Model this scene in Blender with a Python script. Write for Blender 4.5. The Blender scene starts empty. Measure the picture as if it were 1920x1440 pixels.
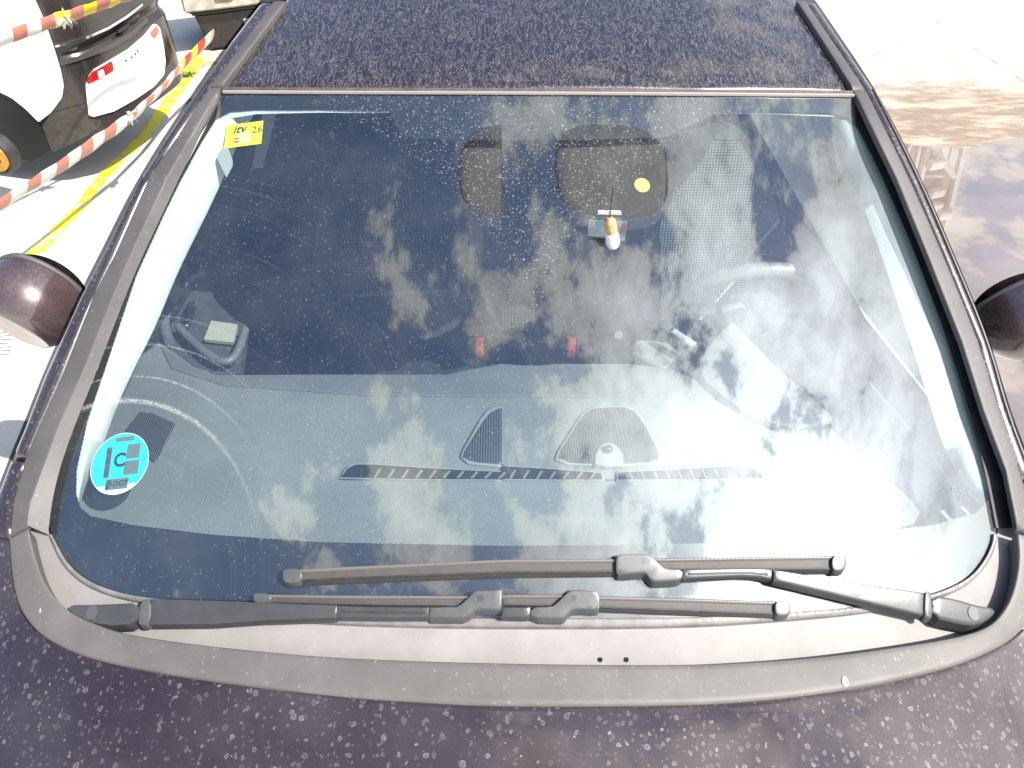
import bpy, bmesh, math, random
import numpy as np
from mathutils import Vector, Matrix
from mathutils.geometry import delaunay_2d_cdt
random.seed(4); rng = np.random.default_rng(4)
S = bpy.context.scene
COL = S.collection

# ------------------------------------------------------------------ camera
CAMP = Vector((0, -0.609, 2.05)); F = 1387.0; CX = 941.0; CY = 720.0
cam = bpy.data.cameras.new('camera'); co = bpy.data.objects.new('camera', cam); COL.objects.link(co)
co.location = CAMP; co.rotation_euler = (math.radians(45), 0, 0)
cam.sensor_width = 36; cam.lens = 36*F/1920; cam.shift_x = (960-CX)/1920
cam.clip_start = .02; cam.clip_end = 3000
S.camera = co
# ------------------------------------------------------------------ world, sun, exposure
SUN = Vector((.54, -.33, .775)).normalized()
el = math.asin(SUN.z); az = math.atan2(SUN.x, SUN.y)
W = bpy.data.worlds.new('World'); S.world = W; W.use_nodes = True
def build_world():
    nt = W.node_tree; nt.nodes.clear(); L = nt.links.new
    def N(t, **k):
        n = nt.nodes.new(t)
        for a, b in k.items(): setattr(n, a, b)
        return n
    def M(op, a, b=None, c=None, clamp=False):
        n = N('ShaderNodeMath', operation=op, use_clamp=clamp)
        for i, v in enumerate((a, b, c)):
            if v is None: continue
            if isinstance(v, (int, float)): n.inputs[i].default_value = v
            else: L(v, n.inputs[i])
        return n.outputs[0]
    sky = N('ShaderNodeTexSky', sky_type='NISHITA', sun_disc=False, sun_elevation=el, sun_rotation=az, air_density=1.2, dust_density=.5, ozone_density=4.0)
    tc = N('ShaderNodeTexCoord'); sp = N('ShaderNodeSeparateXYZ'); L(tc.outputs['Generated'], sp.inputs[0])
    zc = M('MAXIMUM', sp.outputs[2], .12)
    u = M('DIVIDE', sp.outputs[0], zc); v = M('DIVIDE', sp.outputs[1], zc)
    cb = N('ShaderNodeCombineXYZ'); L(u, cb.inputs[0]); L(v, cb.inputs[1]); cb.inputs[2].default_value = 3.7
    n1 = N('ShaderNodeTexNoise'); n1.inputs['Scale'].default_value = 5.6; n1.inputs['Detail'].default_value = 11; n1.inputs['Roughness'].default_value = .63; n1.inputs['Distortion'].default_value = .15
    n2 = N('ShaderNodeTexNoise'); n2.inputs['Scale'].default_value = 1.1; n2.inputs['Detail'].default_value = 3
    L(cb.outputs[0], n1.inputs['Vector']); L(cb.outputs[0], n2.inputs['Vector'])
    # cloud cover grows towards +x / -y
    bias = M('ADD', M('ADD', M('MULTIPLY', sp.outputs[0], .17), M('MULTIPLY', M('MULTIPLY', sp.outputs[0], M('ABSOLUTE', sp.outputs[0])), .16)), M('MULTIPLY', sp.outputs[1], -.12))
    d = M('ADD', M('ADD', M('MULTIPLY', n1.outputs[0], .95), M('MULTIPLY', n2.outputs[0], .22)), bias)
    mr = N('ShaderNodeMapRange', interpolation_type='SMOOTHSTEP'); L(d, mr.inputs[0]); mr.inputs[1].default_value = .582; mr.inputs[2].default_value = .655
    # brightness of the cloud: brighter the thicker it is
    mb = N('ShaderNodeMapRange'); L(d, mb.inputs[0]); mb.inputs[1].default_value = .60; mb.inputs[2].default_value = .85; mb.inputs[3].default_value = 5.0; mb.inputs[4].default_value = 10
    cc = N('ShaderNodeVectorMath', operation='SCALE'); cc.inputs[0].default_value = (.95, .975, 1.0); 
    dt = N('ShaderNodeVectorMath', operation='DOT_PRODUCT'); L(tc.outputs['Generated'], dt.inputs[0]); dt.inputs[1].default_value = SUN
    glow = M('MULTIPLY_ADD', M('POWER', M('MAXIMUM', dt.outputs['Value'], 0.), 18.), 2.3, .85)   # clouds near the sun are far brighter
    L(M('MULTIPLY', mb.outputs[0], glow), cc.inputs['Scale'])
    mx = N('ShaderNodeMix', data_type='RGBA'); L(mr.outputs[0], mx.inputs[0]); L(sky.outputs[0], mx.inputs[6]); L(cc.outputs[0], mx.inputs[7])
    bg = N('ShaderNodeBackground'); bg.inputs[1].default_value = .10; L(mx.outputs[2], bg.inputs[0])
    o = N('ShaderNodeOutputWorld'); L(bg.outputs[0], o.inputs[0])
build_world()
sl = bpy.data.lights.new('sun', 'SUN'); so = bpy.data.objects.new('sun', sl); COL.objects.link(so)
sl.energy = 4.6; sl.angle = math.radians(.53); sl.color = (1, .955, .88)
so.rotation_euler = SUN.to_track_quat('Z', 'Y').to_euler(); so.location = (4, 4, 8)
S.view_settings.view_transform = 'Standard'; S.view_settings.look = 'None'; S.view_settings.gamma = 1
S.view_settings.exposure = 1.05
S.cycles.max_bounces = 8; S.cycles.transparent_max_bounces = 12; S.cycles.sample_clamp_indirect = 6

# ------------------------------------------------------------------ materials
class MB:
    def __init__(s, name):
        s.m = bpy.data.materials.new(name); s.m.use_nodes = True; s.nt = s.m.node_tree; s.nt.nodes.clear()
        s.out = s.nt.nodes.new('ShaderNodeOutputMaterial'); s._c = None
    def N(s, t, **k):
        n = s.nt.nodes.new(t)
        for a, b in k.items(): setattr(n, a, b)
        return n
    def L(s, a, b): s.nt.links.new(a, b)
    def set(s, sock, v):
        if isinstance(v, bpy.types.NodeSocket): s.L(v, sock)
        else:
            if isinstance(v, tuple) and len(v) == 3 and sock.type == 'RGBA': v = (*v, 1)
            sock.default_value = v
    @property
    def co(s):
        if s._c is None: s._c = s.N('ShaderNodeTexCoord').outputs['Object']
        return s._c
    def M(s, op, a, b=None, c=None, clamp=False):
        n = s.N('ShaderNodeMath', operation=op, use_clamp=clamp)
        for i, v in enumerate((a, b, c)):
            if v is not None: s.set(n.inputs[i], v)
        return n.outputs[0]
    def map(s, scale=(1, 1, 1), rot=(0, 0, 0), loc=(0, 0, 0), v=None):
        n = s.N('ShaderNodeMapping'); s.L(v or s.co, n.inputs[0]); n.inputs['Scale'].default_value = scale; n.inputs['Rotation'].default_value = rot; n.inputs['Location'].default_value = loc
        return n.outputs[0]
    def noise(s, scale, detail=4, rough=.55, v=None, dist=0):
        n = s.N('ShaderNodeTexNoise'); s.L(v or s.co, n.inputs['Vector']); n.inputs['Scale'].default_value = scale; n.inputs['Detail'].default_value = detail; n.inputs['Roughness'].default_value = rough; n.inputs['Distortion'].default_value = dist
        return n.outputs[0]
    def voro(s, scale, v=None, rnd=1.0):
        n = s.N('ShaderNodeTexVoronoi'); s.L(v or s.co, n.inputs['Vector']); n.inputs['Scale'].default_value = scale; n.inputs['Randomness'].default_value = rnd
        return n.outputs['Distance'], n.outputs['Color']
    def ss(s, v, a, b, c=0., d=1.):
        n = s.N('ShaderNodeMapRange', interpolation_type='SMOOTHSTEP'); s.set(n.inputs[0], v)
        for i, x in enumerate((a, b, c, d)): s.set(n.inputs[i+1], x)
        return n.outputs[0]
    def mixc(s, f, a, b):
        n = s.N('ShaderNodeMix', data_type='RGBA'); s.set(n.inputs[0], f); s.set(n.inputs[6], a); s.set(n.inputs[7], b); return n.outputs[2]
    def xyz(s, v=None):
        n = s.N('ShaderNodeSeparateXYZ'); s.L(v or s.co, n.inputs[0]); return n.outputs
    def bsdf(s, **k):
        n = s.N('ShaderNodeBsdfPrincipled')
        for a, v in k.items(): s.set(n.inputs[a.replace('_', ' ')], v)
        return n
    def bump(s, h, strength=.3, dist=.002):
        n = s.N('ShaderNodeBump'); n.inputs['Strength'].default_value = strength; n.inputs['Distance'].default_value = dist; s.L(h, n.inputs['Height']); return n.outputs[0]
    def mixs(s, f, a, b):
        n = s.N('ShaderNodeMixShader'); s.set(n.inputs[0], f); s.L(a, n.inputs[1]); s.L(b, n.inputs[2]); return n.outputs[0]
    def done(s, sh):
        s.L(sh, s.out.inputs[0]); return s.m
    def spots(s, scale, keep=.55, ring=True, stretch=(1, 1, 1)):
        """dried water drops: irregular rings and filled flecks, one per voronoi cell"""
        wob = s.noise(scale*1.6, 2)
        add = s.N('ShaderNodeVectorMath', operation='ADD')
        sc = s.N('ShaderNodeVectorMath', operation='SCALE'); cbn = s.N('ShaderNodeCombineXYZ'); s.L(wob, cbn.inputs[0]); s.L(s.noise(scale*1.3, 2), cbn.inputs[1])
        s.L(cbn.outputs[0], sc.inputs[0]); sc.inputs['Scale'].default_value = .7/scale
        s.L(s.map(scale=stretch), add.inputs[0]); s.L(sc.outputs[0], add.inputs[1])
        d, c = s.voro(scale, add.outputs[0])
        r = s.xyz(c)
        rad = s.M('MULTIPLY_ADD', r[0], .26, .10)
        q = s.M('DIVIDE', d, rad)
        inside = s.ss(q, .85, 1.0, 1, 0)
        rim = s.M('MULTIPLY', s.ss(q, .55, .85), inside)
        fill = s.M('MULTIPLY', inside, .35)
        a = s.M('MAXIMUM', rim, fill) if ring else inside
        k = s.M('LESS_THAN', r[1], keep)
        return s.M('MULTIPLY', s.M('MULTIPLY', a, k), s.M('MULTIPLY_ADD', r[2], .7, .3))

def plain(name, col, rough=.5, metal=0., noise=0., nscale=30, spec=.5, bump=0., coat=0.):
    m = MB(name)
    c = col
    if noise:
        n = m.noise(nscale, 5); f = m.ss(n, .3, .7)
        c = m.mixc(f, tuple(x*(1-noise) for x in col), tuple(min(1, x*(1+noise)) for x in col))
    b = m.bsdf(Base_Color=c, Roughness=rough, Metallic=metal, Specular_IOR_Level=spec, Coat_Weight=coat)
    if bump: m.L(m.bump(m.noise(nscale*8, 3), bump), b.inputs['Normal'])
    return m.done(b.outputs[0])

def paint_mat(name, spot_scale, streak, dust, km=.52, red=1.):
    m = MB(name)
    n = m.noise(6, 5)
    fl = m.noise(1500, 1)
    base = m.mixc(m.ss(fl, .45, .75), (.018*red, .011, .013), (.070*red, .038, .042))
    s1 = m.M('MAXIMUM', m.spots(spot_scale, .8), m.M('MULTIPLY', m.spots(spot_scale*1.37, .5, True, (1, .7, 1)), .8)); s2 = m.spots(spot_scale*1.9, .45)
    mask = m.M('MAXIMUM', s1, m.M('MULTIPLY', s2, .55))
    if streak:
        # wavy run marks that follow the slope
        v = m.map(scale=(1, .16, 1)); w = m.noise(85, 4, .65, v, 1.6)
        run = m.ss(m.M('ABSOLUTE', m.M('SUBTRACT', w, .5)), .0, .028, 1, 0)
        mask = m.M('MAXIMUM', mask, m.M('MULTIPLY', run, 1.15))
    film = m.M('MULTIPLY', m.ss(n, .2, .8), dust)
    mask = m.M('MULTIPLY', mask, km)
    tot = m.M('ADD', mask, film, clamp=True)
    col = m.mixc(tot, base, (.38, .345, .355))
    rg = m.M('MULTIPLY_ADD', tot, .5, .24)
    b = m.bsdf(Base_Color=col, Roughness=rg, Metallic=m.M('MULTIPLY', m.M('SUBTRACT', 1., tot), .35), Coat_Weight=m.M('SUBTRACT', .95, m.M('MULTIPLY', tot, .8), clamp=True), Coat_Roughness=.05, Coat_IOR=1.75)
    m.L(m.bump(m.M('ADD', mask, m.M('MULTIPLY', m.noise(220, 2), .06)), .10, .001), b.inputs['Normal'])
    return m.done(b.outputs[0])

M_hood = paint_mat('paint_hood', 78, False, .10, .46)
M_roof = paint_mat('paint_roof', 150, True, .0, .34, .8)
M_frame = paint_mat('paint_frame', 120, False, .08)
M_mirror = paint_mat('paint_mirror', 220, False, .16, .3, 1.5)

def trim_mat(name, a, b, rough=.55):
    m = MB(name)
    n = m.noise(9, 6, .6); f = m.noise(260, 2)
    col = m.mixc(m.ss(n, .25, .75), a, b)
    sp = m.spots(150, .25, False)
    col = m.mixc(m.M('MULTIPLY', sp, .16), col, (.5, .47, .44))
    scr = m.ss(m.noise(60, 2, .5, m.map(scale=(1, .12, 1), rot=(0, 0, .5))), .74, .78)
    col = m.mixc(m.M('MULTIPLY', scr, .4), col, (.55, .52, .5))
    bs = m.bsdf(Base_Color=col, Roughness=rough)
    m.L(m.bump(f, .12, .0006), bs.inputs['Normal'])
    return m.done(bs.outputs[0])
M_trim = trim_mat('trim_faded', (.058, .053, .054), (.082, .075, .076))
M_ring = trim_mat('trim_ring', (.082, .075, .072), (.116, .106, .101))
M_cowl = trim_mat('cowl_plastic', (.185, .172, .168), (.24, .225, .22), .6)
M_rubber = plain('black_rubber', (.02, .02, .021), .55, noise=.3, nscale=40)
M_frit = plain('frit', (.012, .012, .014), .35)
M_blade = plain('wiper_rubber', (.050, .044, .042), .6, noise=.10, nscale=60, bump=.1)
M_arm = plain('wiper_arm_black', (.045, .045, .048), .33, noise=.12, nscale=20, bump=.05)
M_dark = plain('interior_dark', (.012, .012, .013), .9)
M_chrome = plain('chrome', (.7, .7, .7), .12, metal=1)
M_seat = None

def glass_mat():
    m = MB('windscreen_glass')
    X = m.xyz()
    def circ(c, r, soft):
        dx = m.M('SUBTRACT', X[0], c[0]); dy = m.M('SUBTRACT', X[1], c[1])
        q = m.M('SQRT', m.M('ADD', m.M('MULTIPLY', dx, dx), m.M('MULTIPLY', dy, dy)))
        return q, m.ss(q, r-soft, r+soft)
    qL, oL = circ(PIVL, RL, .004); qR, oR = circ(PIVR, RR, .004)
    outside = m.M('MULTIPLY', oL, oR)
    drops = m.M('MAXIMUM', m.spots(165, .8), m.M('MULTIPLY', m.spots(300, .7, False), .5))
    fine = m.spots(210, .30, False)
    # small scratches and blade tracks (arcs about the pivots)
    cq = m.N('ShaderNodeCombineXYZ'); m.L(m.M('MULTIPLY', qL, 260.), cq.inputs[0]); m.L(m.M('MULTIPLY', X[0], 3.), cq.inputs[1])
    arcs = m.ss(m.noise(1., 3, .6, cq.outputs[0]), .60, .78)
    tr = []
    for r0, w, k in ((RL*.36, .006, .42), (RL*.405, .0025, .3), (RL*.465, .003, .22), (RL*.52, .002, .16)):
        tr.append(m.M('MULTIPLY', m.ss(m.M('ABSOLUTE', m.M('SUBTRACT', qL, r0)), 0, w, 1, 0), k))
    t = tr[0]
    for a in tr[1:]: t = m.M('MAXIMUM', t, a)
    side = m.ss(X[1], .02, .10)
    t = m.M('MULTIPLY', m.M('MULTIPLY', t, m.ss(X[0], -.38, -.62)), m.ss(m.noise(300, 2), .3, .65))
    blot = m.ss(m.noise(7, 6, .65), .35, .75)
    dusty = m.M('MULTIPLY_ADD', blot, .018, .008)
    fac = m.M('ADD', dusty, m.M('MULTIPLY', m.M('MULTIPLY', drops, outside), .34))
    fac = m.M('ADD', fac, m.M('MULTIPLY', fine, .12))
    fac = m.M('ADD', fac, m.M('MULTIPLY', m.M('MULTIPLY', arcs, .05), m.M('SUBTRACT', 1., outside)))
    fac = m.M('ADD', fac, m.M('MULTIPLY', t, .8), clamp=True)
    gl = m.N('ShaderNodeBsdfGlossy'); gl.inputs['Roughness'].default_value = .004; gl.inputs['Color'].default_value = (.93, .97, 1, 1)
    tr_ = m.N('ShaderNodeBsdfTransparent'); tr_.inputs[0].default_value = (.90, .96, .94, 1)
    lw = m.N('ShaderNodeLayerWeight'); lw.inputs['Blend'].default_value = .5
    fr = m.M('ADD', m.M('MULTIPLY', m.M('POWER', lw.outputs['Facing'], 4.), .8), REFL, clamp=True)
    # the heat-reflecting coating leaves an uncoated, hardly reflecting zone round the mirror foot
    zone = None
    for cx_, cut in ((1146, False), (965, True)):
        a_, b_, t_, l_ = (proj(*q, G) for q in ((cx_-106, 325), (cx_+106, 325), (cx_, 234), (cx_, 408)))
        zx, zy = (a_.x+b_.x)/2, (t_.y+l_.y)/2; rx, ry = (b_.x-a_.x)/2, (t_.y-l_.y)/2
        ux_ = m.M('POWER', m.M('ABSOLUTE', m.M('DIVIDE', m.M('SUBTRACT', X[0], zx), rx)), 3.); uy_ = m.M('POWER', m.M('ABSOLUTE', m.M('DIVIDE', m.M('SUBTRACT', X[1], zy), ry)), 3.)
        k_ = m.ss(m.M('ADD', ux_, uy_), .94, 1.04, 1, 0)
        k_ = m.M('MULTIPLY', k_, m.M('LESS_THAN', X[0], 0.) if cut else m.M('GREATER_THAN', X[0], 0.))
        zone = k_ if zone is None else m.M('MAXIMUM', zone, k_)
    fr = m.M('MULTIPLY', fr, m.M('SUBTRACT', 1., m.M('MULTIPLY', zone, .72)))
    a = m.mixs(fr, tr_.outputs[0], gl.outputs[0])
    df = m.N('ShaderNodeBsdfDiffuse'); df.inputs[0].default_value = (.62, .62, .60, 1)
    return m.done(m.mixs(fac, a, df.outputs[0]))
REFL = .205

# ------------------------------------------------------------------ surfaces (metres)
C45 = math.sqrt(.5)
def G(x, y): return .95 + .577*y - .02*y*y*0 - .13*x*x
def smax(a, b, k): h = max(k-abs(a-b), 0)/k; return max(a, b)+h*h*k/4
def smin(a, b, k): return -smax(-a, -b, k)
def HD(x, y):
    e = max(0, abs(x)-.80); f = max(0, -.62-y)
    return .945+.12*y-.10*x*x-3.2*e*e-1.6*f*f
def R(x, y):
    s = y-.83; s2 = min(max(s, -.1), 1.15)
    r = .95+.577*.83+.25*s2-.108*s2*s2-.10*x*x
    if s > 1.15: r -= .10*(s-1.15)**2
    return r
def U(x, y): return smin(smax(HD(x, y), G(x, y)+.035, .03), R(x, y)+.012, .02)
def UH(x, y): return U(x, y)-.006
def UF(x, y): return U(x, y)-.010
def CW(x, y): return max(min(HD(x, y)-.035+.25*max(0, y+.1), U(x, y)-.03), G(x, y)-.030) if y < .0 else U(x, y)-.035-.0
def CWL(x, y): return smax(HD(x, y)-.036, G(x, y)-.004, .01)
def D(x, y):
    return smin(D0(x, y), G(x, y)-.025, .02)
def D0(x, y):
    return .895-.085*x*x + .02*math.sin(min(max(y, 0), .6)/.6*math.pi)
def ray(px, py):
    u = (px-CX)/F; v = (CY-py)/F
    return Vector((u, C45+C45*v, -C45+C45*v))
def proj(px, py, h):
    d = ray(px, py)
    lo, hi = .3, 9.0
    f = lambda t: CAMP.z+d.z*t-h(CAMP.x+d.x*t, CAMP.y+d.y*t)
    # march then bisect
    t = lo; dt = .04
    while f(t) > 0 and t < hi: t += dt
    a, b = t-dt, t
    for _ in range(34):
        m_ = (a+b)/2
        if f(m_) > 0: a = m_
        else: b = m_
    return CAMP+d*b
def pxy(pts, h): return [tuple(proj(x, y, h))[:2] for x, y in pts]
def flat(z): return lambda x, y: z
def off(h, o): return lambda x, y: h(x, y)+o
def dens(p, step, closed=True):
    out = []
    n = len(p)
    for i in range(n if closed else n-1):
        a = p[i]; b = p[(i+1) % n]; L = math.dist(a, b); k = max(1, int(math.ceil(L/step)))
        for j in range(k): out.append((a[0]+(b[0]-a[0])*j/k, a[1]+(b[1]-a[1])*j/k))
    if not closed: out.append(tuple(p[-1]))
    return out
def smooth(p, it=2, closed=True):
    for _ in range(it):
        q = []; n = len(p)
        if not closed: q.append(p[0])
        for i in range(n if closed else n-1):
            a = p[i]; b = p[(i+1) % n]
            q += [(a[0]*.75+b[0]*.25, a[1]*.75+b[1]*.25), (a[0]*.25+b[0]*.75, a[1]*.25+b[1]*.75)]
        if not closed: q.append(p[-1])
        p = q
    return p
def inpoly(pts, poly):
    pts = np.asarray(pts, float); poly = np.asarray(poly, float)
    x, y = pts[:, 0], pts[:, 1]; r = np.zeros(len(pts), bool)
    xj, yj = poly[-1]
    for xi, yi in poly:
        c = ((yi > y) != (yj > y)) & (x < (xj-xi)*(y-yi)/((yj-yi) if yj != yi else 1e-12)+xi)
        r ^= c; xj, yj = xi, yi
    return r
def dist_to(pts, poly):
    pts = np.asarray(pts, float); P = np.asarray(poly, float); Q = np.roll(P, -1, 0); best = np.full(len(pts), 1e9)
    for a, b in zip(P, Q):
        ab = b-a; L2 = max((ab**2).sum(), 1e-14); t = np.clip(((pts-a)@ab)/L2, 0, 1)
        dd = np.hypot(*(pts-(a+t[:, None]*ab)).T); best = np.minimum(best, dd)
    return best

# ------------------------------------------------------------------ object helpers
def link(name, me, mat, parent=None):
    o = bpy.data.objects.new(name, me); COL.objects.link(o)
    if mat is not None:
        for m in (mat if isinstance(mat, (list, tuple)) else [mat]): me.materials.append(m)
    if parent is not None:
        o.parent = parent
        o.matrix_parent_inverse = Matrix.Translation(-parent_loc(parent))
    return o
def parent_loc(p):
    v = Vector(p.location)
    return v if p.parent is None else v
def mesh(name, V, Fc, mat, parent=None, sm=True, angle=35, mi=None):
    me = bpy.data.meshes.new(name); me.from_pydata([tuple(v) for v in V], [], [tuple(f) for f in Fc])
    bm = bmesh.new(); bm.from_mesh(me); bmesh.ops.remove_doubles(bm, verts=bm.verts, dist=1e-6)
    bmesh.ops.recalc_face_normals(bm, faces=bm.faces); bm.to_mesh(me); bm.free()
    if sm:
        me.polygons.foreach_set('use_smooth', [True]*len(me.polygons)); me.set_sharp_from_angle(angle=math.radians(angle))
    return link(name, me, mat, parent)
def empty(name, loc, label, cat, group=None):
    o = bpy.data.objects.new(name, None); COL.objects.link(o); o.location = loc; o.empty_display_size = .1
    o['label'] = label; o['category'] = cat
    if group: o['group'] = group
    return o
def tag(o, label, cat, group=None):
    o['label'] = label; o['category'] = cat
    if group: o['group'] = group
    return o
def patch(name, outline, h, mat, parent=None, step=.03, thick=.003, er=0., ew=0., holes=(), px=True, ostep=None, sm=False, angle=35):
    """a sheet on the surface z = h(x, y) with a real thickness and rounded edges"""
    if px:
        outline = dens(outline, 16)
        if sm: outline = smooth(outline, 2)
        outline = pxy(outline, h); holes = [pxy(k, h) for k in holes]
    ostep = ostep or step
    loops = [dens(outline, ostep)]+[dens(k, ostep) for k in holes]
    pts = []; edges = []
    for lp in loops:
        b = len(pts); pts += lp; edges += [(b+i, b+(i+1) % len(lp)) for i in range(len(lp))]
    arr = np.array(loops[0])
    x0, y0 = arr.min(0); x1, y1 = arr.max(0)
    gx, gy = np.meshgrid(np.arange(x0+step*.5, x1, step), np.arange(y0+step*.5, y1, step))
    cand = np.stack([gx.ravel()+rng.uniform(-.02, .02, gx.size)*step, gy.ravel()], 1)
    def ok(c, dmin):
        if len(c) == 0: return c
        k = inpoly(c, loops[0])
        for lp in loops[1:]: k &= ~inpoly(c, lp)
        c = c[k]
        if len(c) == 0: return c
        dd = dist_to(c, loops[0])
        for lp in loops[1:]: dd = np.minimum(dd, dist_to(c, lp))
        return c[dd > dmin]
    inner = []
    if er > 0:
        for fr in (.18, .5, 1.0):
            for li, lp in enumerate(loops):
                P = np.array(lp); T = np.roll(P, -1, 0)-np.roll(P, 1, 0); T /= np.maximum(np.hypot(*T.T), 1e-9)[:, None]
                Nn = np.stack([-T[:, 1], T[:, 0]], 1)
                for sgn in (1, -1):
                    c = ok(P+Nn*sgn*ew*fr, ew*fr*.93)
                    inner += [tuple(q) for q in c]
        cand = ok(cand, max(ew*1.25, step*.4))
    else: cand = ok(cand, step*.4)
    pts = pts+inner+[tuple(q) for q in cand]
    res = delaunay_2d_cdt([Vector(p) for p in pts], edges, [], 0, 1e-7)
    v2 = np.array([tuple(v) for v in res[0]]); tris = [list(f) for f in res[2]]
    cen = np.array([v2[f].mean(0) for f in tris])
    k = inpoly(cen, loops[0])
    for lp in loops[1:]: k &= ~inpoly(cen, lp)
    tris = [f for f, q in zip(tris, k) if q]
    dd = dist_to(v2, loops[0])
    for lp in loops[1:]: dd = np.minimum(dd, dist_to(v2, lp))
    V = []
    for (x, y), d_ in zip(v2, dd):
        z = h(x, y)
        if er > 0:
            q = 1-min(d_/ew, 1); z -= er*(1-math.sqrt(max(0, 1-q*q)))
        V.append((x, y, z))
    Fc = [tuple(f) for f in tris]
    if thick > 0:
        n = len(V)
        V += [(x, y, h(x, y)-er-thick) for x, y in v2]
        Fc += [tuple(n+i for i in reversed(f)) for f in tris]
        cnt = {}
        for f in tris:
            for i in range(3):
                a, b = f[i], f[(i+1) % 3]
                cnt[(a, b)] = cnt.get((a, b), 0)+1
        for (a, b) in list(cnt):
            if (b, a) not in cnt: Fc.append((b, a, n+a, n+b))
    # drop unused verts is done by remove_doubles; keep it simple
    return mesh(name, V, Fc, mat, parent, angle=angle)
def resample(p, n):
    p = [Vector(q) for q in p]; L = [0]
    for a, b in zip(p, p[1:]): L.append(L[-1]+(b-a).length)
    out = []; j = 0
    for i in range(n):
        s = L[-1]*i/(n-1)
        while j < len(L)-2 and L[j+1] < s: j += 1
        t = (s-L[j])/max(L[j+1]-L[j], 1e-9); out.append(p[j].lerp(p[j+1], min(max(t, 0), 1)))
    return out
def loft(name, curves, mat, parent=None, n=60, closed=False, angle=40):
    """curves: lists of 3D points, skinned in order"""
    C = [resample(c, n) for c in curves]; V = [v for c in C for v in c]; Fc = []
    for k in range(len(C)-1):
        for i in range(n-1): Fc.append((k*n+i, k*n+i+1, (k+1)*n+i+1, (k+1)*n+i))
    return mesh(name, V, Fc, mat, parent, angle=angle)
def pxc(pts, h, sm_=True):
    if sm_: pts = smooth(pts, 2, False)
    return [proj(x, y, h) for x, y in pts]
def tube(name, pts, r, mat, parent=None, seg=10, cap=True, prof=None):
    pts = [Vector(p) for p in pts]; V = []; Fc = []; n = len(pts)
    prev = None
    for i, p in enumerate(pts):
        t = (pts[min(i+1, n-1)]-pts[max(i-1, 0)]).normalized()
        a = Vector((0, 0, 1)) if abs(t.z) < .9 else Vector((0, 1, 0))
        if prev is None: u = t.cross(a).normalized()
        else: u = (prev-t*prev.dot(t)).normalized()
        prev = u; w = t.cross(u)
        rr = r[i] if isinstance(r, (list, tuple)) else r
        for k in range(seg):
            q = 2*math.pi*k/seg; V.append(p+u*math.cos(q)*rr+w*math.sin(q)*rr)
    for i in range(n-1):
        for k in range(seg): Fc.append((i*seg+k, i*seg+(k+1) % seg, (i+1)*seg+(k+1) % seg, (i+1)*seg+k))
    if cap: Fc.append(tuple(range(seg))[::-1]); Fc.append(tuple((n-1)*seg+k for k in range(seg)))
    return mesh(name, V, Fc, mat, parent, angle=50)
def box_pts(c, s, rz=0):
    cx, cy, cz = c; V = []
    for dz in (-1, 1):
        for dx, dy in ((-1, -1), (1, -1), (1, 1), (-1, 1)):
            x = dx*s[0]/2; y = dy*s[1]/2
            V.append((cx+x*math.cos(rz)-y*math.sin(rz), cy+x*math.sin(rz)+y*math.cos(rz), cz+dz*s[2]/2))
    return V
BF = [(0, 3, 2, 1), (4, 5, 6, 7), (0, 1, 5, 4), (1, 2, 6, 5), (2, 3, 7, 6), (3, 0, 4, 7)]
def box(name, c, s, mat, parent=None, rz=0, bev=0.):
    me = bpy.data.meshes.new(name); me.from_pydata(box_pts(c, s, rz), [], BF)
    bm = bmesh.new(); bm.from_mesh(me); bmesh.ops.recalc_face_normals(bm, faces=bm.faces)
    if bev: bmesh.ops.bevel(bm, geom=bm.edges[:], offset=bev, segments=3, affect='EDGES', profile=.6)
    bm.to_mesh(me); bm.free(); me.polygons.foreach_set('use_smooth', [True]*len(me.polygons)); me.set_sharp_from_angle(angle=math.radians(40))
    return link(name, me, mat, parent)
def text2d(s, size=1.0, shear=0., bold=0.):
    cu = bpy.data.curves.new('lettering', 'FONT'); cu.body = s; cu.size = size; cu.align_x = 'CENTER'; cu.align_y = 'CENTER'; cu.shear = shear; cu.offset = bold; cu.resolution_u = 3
    o = bpy.data.objects.new('lettering', cu); COL.objects.link(o)
    dg = bpy.context.evaluated_depsgraph_get(); me = bpy.data.meshes.new_from_object(o.evaluated_get(dg))
    V = [(v.co.x, v.co.y) for v in me.vertices]; Fc = [tuple(p.vertices) for p in me.polygons]
    bpy.data.objects.remove(o); bpy.data.meshes.remove(me); bpy.data.curves.remove(cu)
    return V, Fc

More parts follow.
